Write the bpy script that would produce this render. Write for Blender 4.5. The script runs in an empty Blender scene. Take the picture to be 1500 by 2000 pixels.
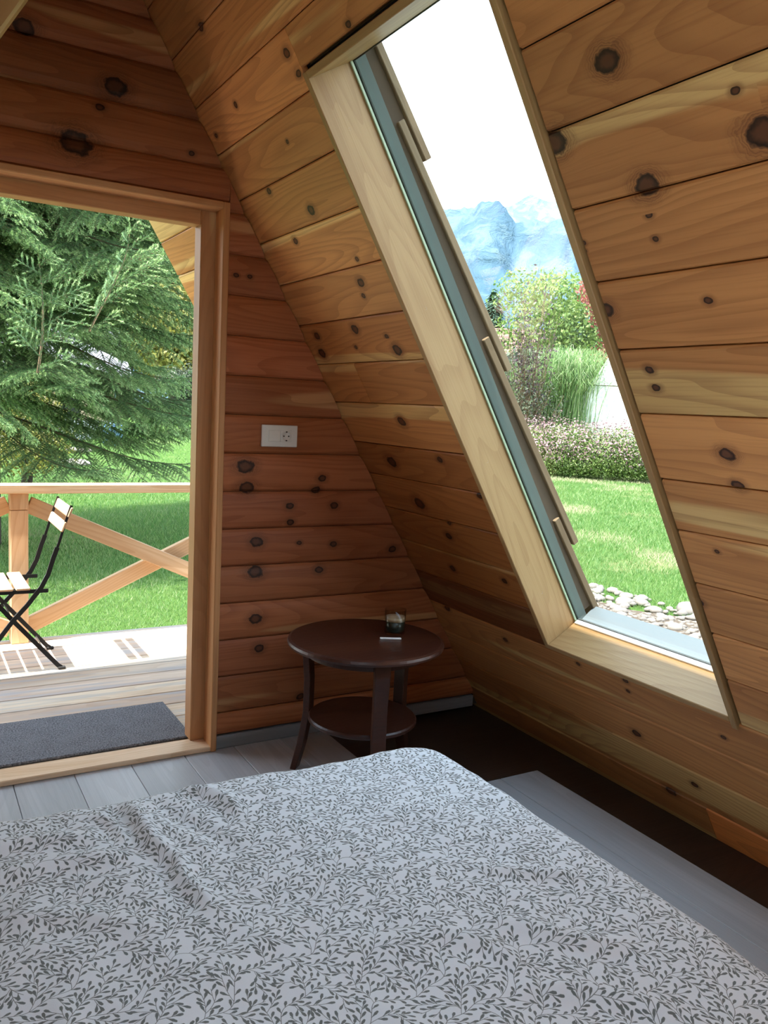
import bpy, bmesh, math, random
import numpy as np
from mathutils import Matrix, Vector, noise as mn

random.seed(7)
rng = np.random.default_rng(7)
SC = bpy.context.scene
COL = SC.collection

# ------------------------------------------------------------------ camera
CAM_H = 1.3
cam_d = bpy.data.cameras.new('camera')
cam_d.lens = 29.094
cam_d.sensor_width = 36.0
cam_d.clip_end = 4000
cam_d.clip_start = 0.02
cam = bpy.data.objects.new('camera', cam_d)
COL.objects.link(cam)
_r = Vector((0.8627133, -0.5032433, 0.0497186))
_u = Vector((0.0193478, 0.1310931, 0.9911812))
_f = Vector((0.5053231, 0.8541433, -0.1228324))
cam.matrix_world = Matrix(((_r.x, _u.x, -_f.x, 0), (_r.y, _u.y, -_f.y, 0), (_r.z, _u.z, -_f.z, CAM_H), (0, 0, 0, 1)))
SC.camera = cam

# ------------------------------------------------------------------ sky, sun, exposure
SKY_STRENGTH = 2.5
SUN_STRENGTH = 10.0
EXPOSURE = 0.9
world = bpy.data.worlds.new('sky')
SC.world = world
world.use_nodes = True
wn = world.node_tree
wn.nodes.clear()
w_out = wn.nodes.new('ShaderNodeOutputWorld')
w_bg = wn.nodes.new('ShaderNodeBackground')
w_tc = wn.nodes.new('ShaderNodeTexCoord')
w_sx = wn.nodes.new('ShaderNodeSeparateXYZ')
w_rp = wn.nodes.new('ShaderNodeValToRGB')
w_rp.color_ramp.elements[0].position = 0.0
w_rp.color_ramp.elements[0].color = (0.93, 0.97, 1.0, 1)
w_rp.color_ramp.elements[1].position = 1.0
w_rp.color_ramp.elements[1].color = (0.50, 0.72, 1.0, 1)
w_bg.inputs['Strength'].default_value = SKY_STRENGTH
wn.links.new(w_tc.outputs['Generated'], w_sx.inputs[0])
wn.links.new(w_sx.outputs['Z'], w_rp.inputs[0])
wn.links.new(w_rp.outputs[0], w_bg.inputs['Color'])
wn.links.new(w_bg.outputs[0], w_out.inputs[0])

sun_d = bpy.data.lights.new('sun', 'SUN')
sun_d.energy = SUN_STRENGTH
sun_d.angle = math.radians(0.6)
sun_d.color = (1.0, 0.95, 0.86)
sun = bpy.data.objects.new('sun', sun_d)
COL.objects.link(sun)
sun.rotation_euler = Vector((0.45, 0.06, -0.905)).to_track_quat('-Z', 'Y').to_euler()
sun.location = (-8, -2, 20)

vs = SC.view_settings
SC.display_settings.display_device = 'sRGB'
vs.view_transform = 'Standard'
vs.look = 'None'
vs.exposure = EXPOSURE
vs.gamma = 1.0
vs.use_curve_mapping = False
cy = SC.cycles
cy.use_denoising = True
cy.use_adaptive_sampling = True
cy.adaptive_threshold = 0.05
cy.max_bounces = 12
cy.diffuse_bounces = 6
cy.glossy_bounces = 4
cy.transmission_bounces = 6
cy.transparent_max_bounces = 24
cy.sample_clamp_indirect = 12
cy.caustics_reflective = False
cy.caustics_refractive = False

# ------------------------------------------------------------------ helpers
_world = {}


def setp(o, parent, mw):
    """link o with world matrix mw under parent"""
    COL.objects.link(o)
    _world[o] = mw.copy()
    if parent is not None:
        o.parent = parent
        o.matrix_parent_inverse = Matrix.Identity(4)
        o.matrix_basis = _world[parent].inverted() @ mw
    else:
        o.matrix_basis = mw
    return o


def mesh_np(name, V, F, mat=None, attrs=None, smooth=False, uv=None):
    """V (n,3) F (m,k) arrays -> mesh"""
    me = bpy.data.meshes.new(name)
    V = np.asarray(V, np.float32)
    F = np.asarray(F, np.int32)
    n, m, k = len(V), len(F), F.shape[1]
    me.vertices.add(n)
    me.vertices.foreach_set('co', V.ravel())
    me.loops.add(m * k)
    me.loops.foreach_set('vertex_index', F.ravel())
    me.polygons.add(m)
    me.polygons.foreach_set('loop_start', np.arange(0, m * k, k, dtype=np.int32))
    if smooth:
        me.polygons.foreach_set('use_smooth', np.ones(m, bool))
    me.update(calc_edges=True)
    if attrs:
        for an, (typ, data) in attrs.items():
            a = me.attributes.new(an, typ, 'POINT')
            a.data.foreach_set('vector' if typ == 'FLOAT_VECTOR' else 'value', np.asarray(data, np.float32).ravel())
    if uv is not None:
        l = me.uv_layers.new(name='UVMap')
        l.data.foreach_set('uv', np.asarray(uv, np.float32)[F.ravel()].ravel())
    if mat:
        me.materials.append(mat)
    return me


def mesh_bm(name, bm, mat=None, smooth=False):
    me = bpy.data.meshes.new(name)
    bm.to_mesh(me)
    bm.free()
    if mat:
        me.materials.append(mat)
    if smooth:
        for p in me.polygons:
            p.use_smooth = True
    return me


def put(name, me, parent=None, mw=None, label=None, cat=None, group=None, kind=None, color=None):
    o = bpy.data.objects.new(name, me)
    setp(o, parent, mw if mw is not None else Matrix.Identity(4))
    if label: o['label'] = label
    if cat: o['category'] = cat
    if group: o['group'] = group
    if kind: o['kind'] = kind
    if color is not None: o.color = (color[0], color[1], color[2], 1)
    return o


def empty(name, loc, label=None, cat=None, group=None, kind=None, rz=0):
    o = bpy.data.objects.new(name, None)
    o.empty_display_size = 0.1
    setp(o, None, Matrix.Translation(loc) @ Matrix.Rotation(rz, 4, 'Z'))
    if label: o['label'] = label
    if cat: o['category'] = cat
    if group: o['group'] = group
    if kind: o['kind'] = kind
    return o


def box_me(name, sx, sy, sz, mat, bevel=0.003, seg=1):
    bm = bmesh.new()
    bmesh.ops.create_cube(bm, size=1)
    bmesh.ops.scale(bm, vec=(sx, sy, sz), verts=bm.verts)
    if bevel:
        bmesh.ops.bevel(bm, geom=bm.edges[:], offset=min(bevel, 0.45 * min(sx, sy, sz)), segments=seg, affect='EDGES', profile=0.5)
    return mesh_bm(name, bm, mat)


def frame_m(o, x, y):
    x = Vector(x).normalized()
    y = Vector(y)
    y = (y - x * y.dot(x)).normalized()
    z = x.cross(y)
    o = Vector(o)
    return Matrix(((x.x, y.x, z.x, o.x), (x.y, y.y, z.y, o.y), (x.z, y.z, z.z, o.z), (0, 0, 0, 1)))


def board(name, p0, p1, wdir, w, t, mat, parent=None, bevel=0.003, **kw):
    """board running p0->p1 (axis), width w along wdir, thickness t"""
    p0, p1 = Vector(p0), Vector(p1)
    return put(name, box_me(name, (p1 - p0).length, w, t, mat, bevel), parent, frame_m((p0 + p1) / 2, p1 - p0, wdir), **kw)


def tube_np(P, R, k=8, cap=True):
    """tube along points P with radii R -> V,F(quads)"""
    P = np.asarray(P, float)
    n = len(P)
    R = np.full(n, R) if np.isscalar(R) else np.asarray(R, float)
    T = np.gradient(P, axis=0)
    T /= np.linalg.norm(T, axis=1)[:, None] + 1e-12
    ref = np.array([0, 0, 1.0]) if abs(T[0][2]) < 0.9 else np.array([1.0, 0, 0])
    V = []
    a = np.arange(k) / k * 2 * np.pi
    A = np.cross(T[0], ref)
    for i in range(n):
        A = A - T[i] * np.dot(A, T[i])
        A /= np.linalg.norm(A)
        B = np.cross(T[i], A)
        V.append(P[i] + R[i] * (np.cos(a)[:, None] * A + np.sin(a)[:, None] * B))
    V = np.concatenate(V)
    F = []
    for i in range(n - 1):
        for j in range(k):
            F.append((i * k + j, i * k + (j + 1) % k, (i + 1) * k + (j + 1) % k, (i + 1) * k + j))
    if cap:
        for i, base in ((0, 0), (n - 1, (n - 1) * k)):
            V = np.vstack([V, P[i]])
            c = len(V) - 1
            for j in range(k):
                F.append((base + j, base + (j + 1) % k, c, c))
    F = np.array(F)
    return V, F


def tube_me(name, P, R, mat, k=8, smooth=True):
    V, F = tube_np(P, R, k)
    bm = bmesh.new()
    vs_ = [bm.verts.new(v) for v in V]
    for f in F:
        idx = []
        for i in f:
            if i not in idx: idx.append(i)
        try:
            bm.faces.new([vs_[i] for i in idx])
        except ValueError:
            pass
    bmesh.ops.recalc_face_normals(bm, faces=bm.faces[:])
    return mesh_bm(name, bm, mat, smooth)


def lathe_me(name, prof, mat, k=32, smooth=True):
    bm = bmesh.new()
    rings = []
    for r, z in prof:
        if r < 1e-6:
            rings.append([bm.verts.new((0, 0, z))])
        else:
            rings.append([bm.verts.new((r * math.cos(2 * math.pi * j / k), r * math.sin(2 * math.pi * j / k), z)) for j in range(k)])
    for a, b in zip(rings, rings[1:]):
        for j in range(k):
            q = []
            for v in (a[j % len(a)], a[(j + 1) % len(a)], b[(j + 1) % len(b)], b[j % len(b)]):
                if v not in q: q.append(v)
            if len(q) > 2:
                try: bm.faces.new(q)
                except ValueError: pass
    bmesh.ops.recalc_face_normals(bm, faces=bm.faces[:])
    me = mesh_bm(name, bm, mat, smooth)
    return me


# ------------------------------------------------------------------ materials
class NB:
    def __init__(s, name):
        s.m = bpy.data.materials.new(name)
        s.m.use_nodes = True
        s.t = s.m.node_tree
        s.t.nodes.clear()
        s.out = s.t.nodes.new('ShaderNodeOutputMaterial')

    def n(s, typ, **kw):
        nd = s.t.nodes.new(typ)
        for k, v in kw.items():
            setattr(nd, k, v)
        return nd

    def link(s, a, b):
        s.t.links.new(a, b)

    def inp(s, sock, v):
        if v is None: return
        if isinstance(v, bpy.types.NodeSocket):
            s.link(v, sock)
        else:
            sock.default_value = v

    def math(s, op, a, b=None, c=None, clamp=False):
        nd = s.n('ShaderNodeMath', operation=op, use_clamp=clamp)
        s.inp(nd.inputs[0], a); s.inp(nd.inputs[1], b)
        if c is not None: s.inp(nd.inputs[2], c)
        return nd.outputs[0]

    def noise(s, vec, scale, detail=2.0, rough=0.5, dist=0.0, out=0):
        nd = s.n('ShaderNodeTexNoise')
        s.inp(nd.inputs['Vector'], vec)
        nd.inputs['Scale'].default_value = scale
        nd.inputs['Detail'].default_value = detail
        nd.inputs['Roughness'].default_value = rough
        nd.inputs['Distortion'].default_value = dist
        return nd.outputs[out]

    def comb(s, x, y, z):
        nd = s.n('ShaderNodeCombineXYZ')
        s.inp(nd.inputs[0], x); s.inp(nd.inputs[1], y); s.inp(nd.inputs[2], z)
        return nd.outputs[0]

    def mix(s, f, a, b, mode='MIX'):
        nd = s.n('ShaderNodeMix', data_type='RGBA', blend_type=mode)
        nd.clamp_factor = True
        s.inp(nd.inputs[0], f)
        s.inp(nd.inputs[6], a if not isinstance(a, tuple) else (*a[:3], 1))
        s.inp(nd.inputs[7], b if not isinstance(b, tuple) else (*b[:3], 1))
        return nd.outputs[2]

    def smooth(s, v, a, b, c=0.0, d=1.0):
        nd = s.n('ShaderNodeMapRange', interpolation_type='SMOOTHSTEP')
        s.inp(nd.inputs[0], v)
        for i, x in enumerate((a, b, c, d)): nd.inputs[i + 1].default_value = x
        return nd.outputs[0]

    def bsdf(s, color, rough=0.5, spec=0.5, bump=None, bump_d=0.001, **kw):
        nd = s.n('ShaderNodeBsdfPrincipled')
        s.inp(nd.inputs['Base Color'], color if not isinstance(color, tuple) else (*color[:3], 1))
        s.inp(nd.inputs['Roughness'], rough)
        s.inp(nd.inputs['Specular IOR Level'], spec)
        for k, v in kw.items():
            s.inp(nd.inputs[k.replace('_', ' ')], v)
        if bump is not None:
            b = s.n('ShaderNodeBump')
            b.inputs['Distance'].default_value = bump_d
            b.inputs['Strength'].default_value = 1.0
            s.link(bump, b.inputs['Height'])
            s.link(b.outputs[0], nd.inputs['Normal'])
        s.link(nd.outputs[0], s.out.inputs[0])
        return nd


def wood(name, heart, sap, dark, rough=0.42, spec=0.4, sap_amt=0.5, ring=0.35, knots=True, streak=0.3, auto_knots=0.0, grey=None):
    """sawn softwood: grain runs along the object's local X; attribute kn=(dx,dy,size) is the nearest knot"""
    b = NB(name)
    tc = b.n('ShaderNodeTexCoord').outputs['Object']
    oi = b.n('ShaderNodeObjectInfo')
    rnd = oi.outputs['Random']
    sx = b.n('ShaderNodeSeparateXYZ'); b.link(tc, sx.inputs[0])
    X, Y, Z = sx.outputs
    # knot field
    at = b.n('ShaderNodeAttribute', attribute_name='kn')
    ks = b.n('ShaderNodeSeparateXYZ'); b.link(at.outputs['Vector'], ks.inputs[0])
    kx, ky, ksz = ks.outputs
    has = b.math('GREATER_THAN', ksz, 0.0005)
    sz = b.math('MAXIMUM', ksz, 0.001)
    wob = b.noise(b.comb(X, Y, rnd), 55, 2)
    wob2 = b.noise(b.comb(X, b.math('ADD', Y, 7.3), rnd), 160, 3)
    kxx = b.math('MULTIPLY', kx, 0.85)
    r0 = b.math('SQRT', b.math('ADD', b.math('MULTIPLY', kxx, kxx), b.math('MULTIPLY', b.math('MULTIPLY', ky, 1.15), b.math('MULTIPLY', ky, 1.15))))
    r1 = b.math('DIVIDE', r0, sz)
    r = b.math('ADD', r1, b.math('MULTIPLY', b.math('SUBTRACT', wob, 0.5), 0.7))
    r = b.math('ADD', r, b.math('MULTIPLY', b.math('SUBTRACT', wob2, 0.5), 0.12))
    # grain bends round the knot
    rr = b.math('ADD', b.math('MULTIPLY', r1, r1), 0.55)
    bend = b.math('MULTIPLY', b.math('MULTIPLY', b.math('DIVIDE', ky, rr), has), b.smooth(r1, 1.2, 3.6, 1.0, 0.0))
    yb = b.math('SUBTRACT', Y, bend)
    off = b.math('MULTIPLY', rnd, 37.0)
    xo = b.math('ADD', X, off)
    # cathedral rings from contours of a stretched noise
    base = b.noise(b.comb(b.math('MULTIPLY', xo, 0.55), b.math('MULTIPLY', yb, 5.0), b.math('ADD', b.math('MULTIPLY', Z, 5.0), off)), 1.0, 1.5, 0.45)
    rings = b.math('FRACT', b.math('MULTIPLY', base, 24.0))
    ringm = b.smooth(rings, 0.35, 1.0)
    fine = b.noise(b.comb(b.math('MULTIPLY', xo, 3.0), b.math('MULTIPLY', yb, 150.0), b.math('MULTIPLY', Z, 150.0)), 1.0, 3, 0.6)
    mott = b.noise(b.comb(b.math('MULTIPLY', xo, 2.0), b.math('MULTIPLY', yb, 14.0), off), 1.0, 2, 0.5)
    sapn = b.noise(b.comb(b.math('MULTIPLY', xo, 0.45), b.math('MULTIPLY', yb, 9.0), b.math('ADD', off, 11.0)), 1.0, 1.0, 0.4)
    sapm = b.smooth(sapn, 0.62 - 0.22 * sap_amt, 0.66 - 0.22 * sap_amt)
    c = b.mix(b.smooth(mott, 0.3, 0.7), heart, tuple(0.8 * heart[i] + 0.2 * dark[i] for i in range(3)))
    c = b.mix(sapm, c, sap)
    c = b.mix(b.math('MULTIPLY', ringm, ring), c, dark)
    c = b.mix(b.math('MULTIPLY', b.smooth(fine, 0.45, 0.75), streak), c, dark)
    if grey is not None:
        gm = b.smooth(b.noise(b.comb(b.math('MULTIPLY', xo, 1.2), b.math('MULTIPLY', yb, 16.0), b.math('ADD', off, 3.0)), 1.0, 3, 0.6), 0.42, 0.62)
        c = b.mix(gm, c, grey)
    if knots:
        halo = b.math('MULTIPLY', b.smooth(r, 1.0, 2.3, 1.0, 0.0), has)
        hring = b.math('MULTIPLY', halo, b.math('ADD', 0.35, b.math('MULTIPLY', b.smooth(b.math('FRACT', b.math('MULTIPLY', r, 5.0)), 0.3, 0.9), 0.4)))
        c = b.mix(hring, c, (0.16, 0.06, 0.025))
        core = b.math('MULTIPLY', b.smooth(r, 0.8, 1.05, 1.0, 0.0), has)
        inner = b.mix(b.smooth(r, 0.35, 0.8), (0.11, 0.042, 0.02), (0.028, 0.012, 0.008))
        c = b.mix(core, c, inner)
    if auto_knots > 0:
        vo = b.n('ShaderNodeTexVoronoi', feature='F1')
        vo.inputs['Randomness'].default_value = 1.0
        vo.inputs['Scale'].default_value = 1.0
        b.link(b.comb(b.math('MULTIPLY', xo, 4.0), b.math('MULTIPLY', Y, 7.0), off), vo.inputs['Vector'])
        vc = b.n('ShaderNodeSeparateColor'); b.link(vo.outputs['Color'], vc.inputs[0])
        rad = b.math('MULTIPLY', b.math('SUBTRACT', vc.outputs[0], 1.0 - auto_knots), 0.28)
        dk = b.math('SUBTRACT', vo.outputs['Distance'], rad)
        c = b.mix(b.smooth(dk, -0.01, 0.02, 1.0, 0.0), c, (0.05, 0.02, 0.01))
    # per board tint
    c = b.mix(1.0, c, oi.outputs['Color'], 'MULTIPLY')
    val = b.math('ADD', 0.86, b.math('MULTIPLY', rnd, 0.26))
    c = b.mix(1.0, c, b.comb(val, val, val), 'MULTIPLY')
    b.bsdf(c, rough, spec, bump=fine, bump_d=0.0006)
    return b.m


def plain(name, col, rough=0.5, spec=0.5, metal=0.0, nscale=40, namt=0.12, bump=0.0):
    b = NB(name)
    tc = b.n('ShaderNodeTexCoord').outputs['Object']
    nz = b.noise(tc, nscale, 3, 0.6)
    c = b.mix(nz, tuple(x * (1 - namt) for x in col), tuple(min(1, x * (1 + namt)) for x in col))
    b.bsdf(c, rough, spec, bump=nz if bump else None, bump_d=bump or 0.001, Metallic=metal)
    return b.m


def leafy(name, c1, c2, c3=None, trans=0.35, rough=0.6, k=0.5):
    c1, c2 = tuple(x * k for x in c1), tuple(x * k for x in c2)
    c3 = tuple(x * k for x in c3) if c3 else None
    """foliage: colour from the per-vertex attribute v (0..1)"""
    b = NB(name)
    at = b.n('ShaderNodeAttribute', attribute_name='v')
    v = at.outputs['Fac']
    c = b.mix(b.smooth(v, 0.0, 0.7), c1, c2)
    if c3: c = b.mix(b.smooth(v, 0.7, 1.0), c, c3)
    d = b.n('ShaderNodeBsdfDiffuse'); b.link(c, d.inputs[0])
    t = b.n('ShaderNodeBsdfTranslucent'); b.link(c, t.inputs[0])
    g = b.n('ShaderNodeBsdfGlossy'); g.inputs['Roughness'].default_value = rough
    m1 = b.n('ShaderNodeMixShader'); m1.inputs[0].default_value = trans
    b.link(d.outputs[0], m1.inputs[1]); b.link(t.outputs[0], m1.inputs[2])
    m2 = b.n('ShaderNodeMixShader'); m2.inputs[0].default_value = 0.04
    b.link(m1.outputs[0], m2.inputs[1]); b.link(g.outputs[0], m2.inputs[2])
    b.link(m2.outputs[0], b.out.inputs[0])
    return b.m


HEART = (0.54, 0.25, 0.09)
SAP = (0.68, 0.45, 0.19)
DARK = (0.24, 0.085, 0.03)
M = {}
M['wall'] = wood('varnished pine wall planks', HEART, SAP, DARK, rough=0.48, spec=0.25, sap_amt=0.15)
M['gable'] = wood('varnished pine log siding', (0.42, 0.15, 0.062), (0.58, 0.30, 0.13), (0.20, 0.055, 0.02), rough=0.5, spec=0.22, sap_amt=0.0)
M['trim'] = wood('pine window lining', (0.36, 0.215, 0.088), (0.41, 0.255, 0.11), (0.26, 0.125, 0.042), rough=0.45, sap_amt=0.8, ring=0.28, streak=0.18)
M['door'] = wood('pine door frame', (0.58, 0.30, 0.13), (0.66, 0.42, 0.20), (0.34, 0.14, 0.055), rough=0.42, sap_amt=0.3, ring=0.2)
M['sill'] = wood('pine threshold', (0.66, 0.45, 0.27), (0.70, 0.50, 0.32), (0.48, 0.27, 0.13), rough=0.5, sap_amt=0.6, ring=0.3)
M['rail'] = wood('raw pine rail timber', (0.62, 0.42, 0.25), (0.68, 0.50, 0.32), (0.46, 0.27, 0.13), rough=0.7, spec=0.2, ring=0.4, auto_knots=0.15)
M['deck'] = wood('weathered deck boards', (0.62, 0.48, 0.35), (0.68, 0.55, 0.41), (0.38, 0.27, 0.18), rough=0.75, spec=0.2, ring=0.25, streak=0.4, grey=(0.45, 0.41, 0.37))
M['floor'] = wood('grey washed floorboards', (0.46, 0.47, 0.48), (0.50, 0.51, 0.52), (0.33, 0.34, 0.35), rough=0.38, ring=0.22, streak=0.25, auto_knots=0.12)
M['floor_dark'] = wood('dark stained floorboards', (0.045, 0.027, 0.018), (0.05, 0.03, 0.02), (0.02, 0.012, 0.01), rough=0.5)
M['shingle'] = wood('larch roof shingle', (0.21, 0.15, 0.09), (0.25, 0.185, 0.115), (0.13, 0.09, 0.055), rough=0.8, spec=0.2, ring=0.3)
M['table'] = wood('dark stained oak', (0.045, 0.014, 0.008), (0.055, 0.018, 0.009), (0.02, 0.007, 0.004), rough=0.35, ring=0.3)
M['slat'] = wood('acacia chair slat', (0.60, 0.38, 0.23), (0.66, 0.46, 0.30), (0.40, 0.2, 0.1), rough=0.6, ring=0.2)
M['soffit'] = wood('pale larch shed wall', (0.55, 0.42, 0.28), (0.6, 0.47, 0.33), (0.4, 0.28, 0.17), rough=0.8)
M['backing'] = plain('dark roof sheathing', (0.05, 0.035, 0.022), 0.9)
M['roof'] = plain('weathered roof boards', (0.33, 0.27, 0.2), 0.9)
M['steel'] = plain('black powder coated steel', (0.012, 0.012, 0.013), 0.4)
M['rubber'] = plain('black rubber', (0.02, 0.02, 0.02), 0.8)
M['zinc'] = plain('galvanised steel', (0.5, 0.5, 0.48), 0.35, metal=0.8)
M['flash'] = plain('grey coated sheet metal', (0.085, 0.108, 0.122), 0.5, 0.4, nscale=6, namt=0.05)
M['flash_green'] = plain('grey green coated sheet metal', (0.075, 0.105, 0.098), 0.6, 0.2, nscale=5, namt=0.08)
M['seal'] = plain('black rubber seal', (0.015, 0.02, 0.018), 0.6)
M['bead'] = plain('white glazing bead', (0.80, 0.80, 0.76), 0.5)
M['plastic'] = plain('white plastic', (0.72, 0.70, 0.66), 0.35, namt=0.03)
M['hole'] = plain('dark socket hole', (0.01, 0.01, 0.01), 0.9)
M['mattress'] = plain('white mattress ticking', (0.7, 0.7, 0.68), 0.9)
M['candle'] = plain('tan candle wax', (0.55, 0.38, 0.23), 0.6)
M['candle_dark'] = plain('dark green glass coating', (0.02, 0.03, 0.022), 0.3)
M['white'] = plain('white card', (0.85, 0.85, 0.83), 0.6)
M['bark'] = plain('spruce bark', (0.055, 0.04, 0.03), 0.95, nscale=18, namt=0.5, bump=0.02)
M['twig'] = plain('brown twig bark', (0.12, 0.075, 0.04), 0.95)
M['stone'] = None


def glass_mat(name, tint, rough=0.0, refl=0.7):
    b = NB(name)
    lw = b.n('ShaderNodeLayerWeight'); lw.inputs['Blend'].default_value = 0.5
    f = b.math('ADD', 0.03, b.math('MULTIPLY', b.math('POWER', lw.outputs['Facing'], 5.0), refl))
    t = b.n('ShaderNodeBsdfTransparent'); t.inputs[0].default_value = (*tint, 1)
    g = b.n('ShaderNodeBsdfGlossy'); g.inputs['Roughness'].default_value = rough
    m = b.n('ShaderNodeMixShader')
    b.link(f, m.inputs[0]); b.link(t.outputs[0], m.inputs[1]); b.link(g.outputs[0], m.inputs[2])
    b.link(m.outputs[0], b.out.inputs[0])
    return b.m


M['pane'] = glass_mat('clear window glass', (0.985, 1.0, 0.99), 0.0, 0.6)
M['pane_edge'] = plain('green glass edge', (0.36, 0.46, 0.30), 0.3)
M['tumbler'] = glass_mat('clear tumbler glass', (0.93, 0.95, 0.94))

# stones
_b = NB('river stone')
_oi = _b.n('ShaderNodeObjectInfo')
_tc = _b.n('ShaderNodeTexCoord').outputs['Object']
_nz = _b.noise(_tc, 30, 4, 0.6)
_c = _b.mix(_oi.outputs['Random'], (0.22, 0.205, 0.19), (0.34, 0.31, 0.275))
_c = _b.mix(_b.smooth(_nz, 0.35, 0.7), _c, (0.17, 0.14, 0.12))
_b.bsdf(_c, 0.85, 0.3, bump=_nz, bump_d=0.004)
M['stone'] = _b.m

# ground
_b = NB('lawn ground')
_tc = _b.n('ShaderNodeTexCoord').outputs['Object']
_n1 = _b.noise(_tc, 0.55, 4, 0.6)
_n2 = _b.noise(_tc, 14, 4, 0.7)
_n3 = _b.noise(_tc, 120, 2, 0.7)
_c = _b.mix(_n2, (0.07, 0.15, 0.03), (0.13, 0.21, 0.055))
_c = _b.mix(_b.smooth(_n3, 0.35, 0.7), _c, (0.04, 0.10, 0.016))
_c = _b.mix(_b.math('MULTIPLY', _b.smooth(_n1, 0.58, 0.72), 0.7), _c, (0.28, 0.25, 0.13))
_b.bsdf(_c, 0.95, 0.1, bump=_n3, bump_d=0.02)
M['ground'] = _b.m
_b = NB('gravel earth')
_tc = _b.n('ShaderNodeTexCoord').outputs['Object']
_vo = _b.n('ShaderNodeTexVoronoi'); _vo.inputs['Scale'].default_value = 28
_b.link(_tc, _vo.inputs['Vector'])
_c = _b.mix(_b.smooth(_vo.outputs['Distance'], 0.2, 0.6), (0.24, 0.22, 0.19), (0.08, 0.06, 0.045))
_b.bsdf(_c, 0.95, 0.2, bump=_vo.outputs['Distance'], bump_d=-0.02)
M['gravel'] = _b.m

# coir / rubber door mat
_b = NB('grey flecked door mat')
_tc = _b.n('ShaderNodeTexCoord').outputs['Object']
_n = _b.noise(_tc, 170, 3, 0.8)
_n2 = _b.noise(_tc, 12, 2, 0.5)
_c = _b.mix(_b.smooth(_n, 0.35, 0.68), (0.05, 0.05, 0.056), (0.27, 0.27, 0.28))
_c = _b.mix(_b.math('MULTIPLY', _b.smooth(_n2, 0.3, 0.8), 0.35), _c, (0.22, 0.22, 0.23))
_b.bsdf(_c, 0.95, 0.2, bump=_n, bump_d=0.004)
M['mat'] = _b.m


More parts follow.
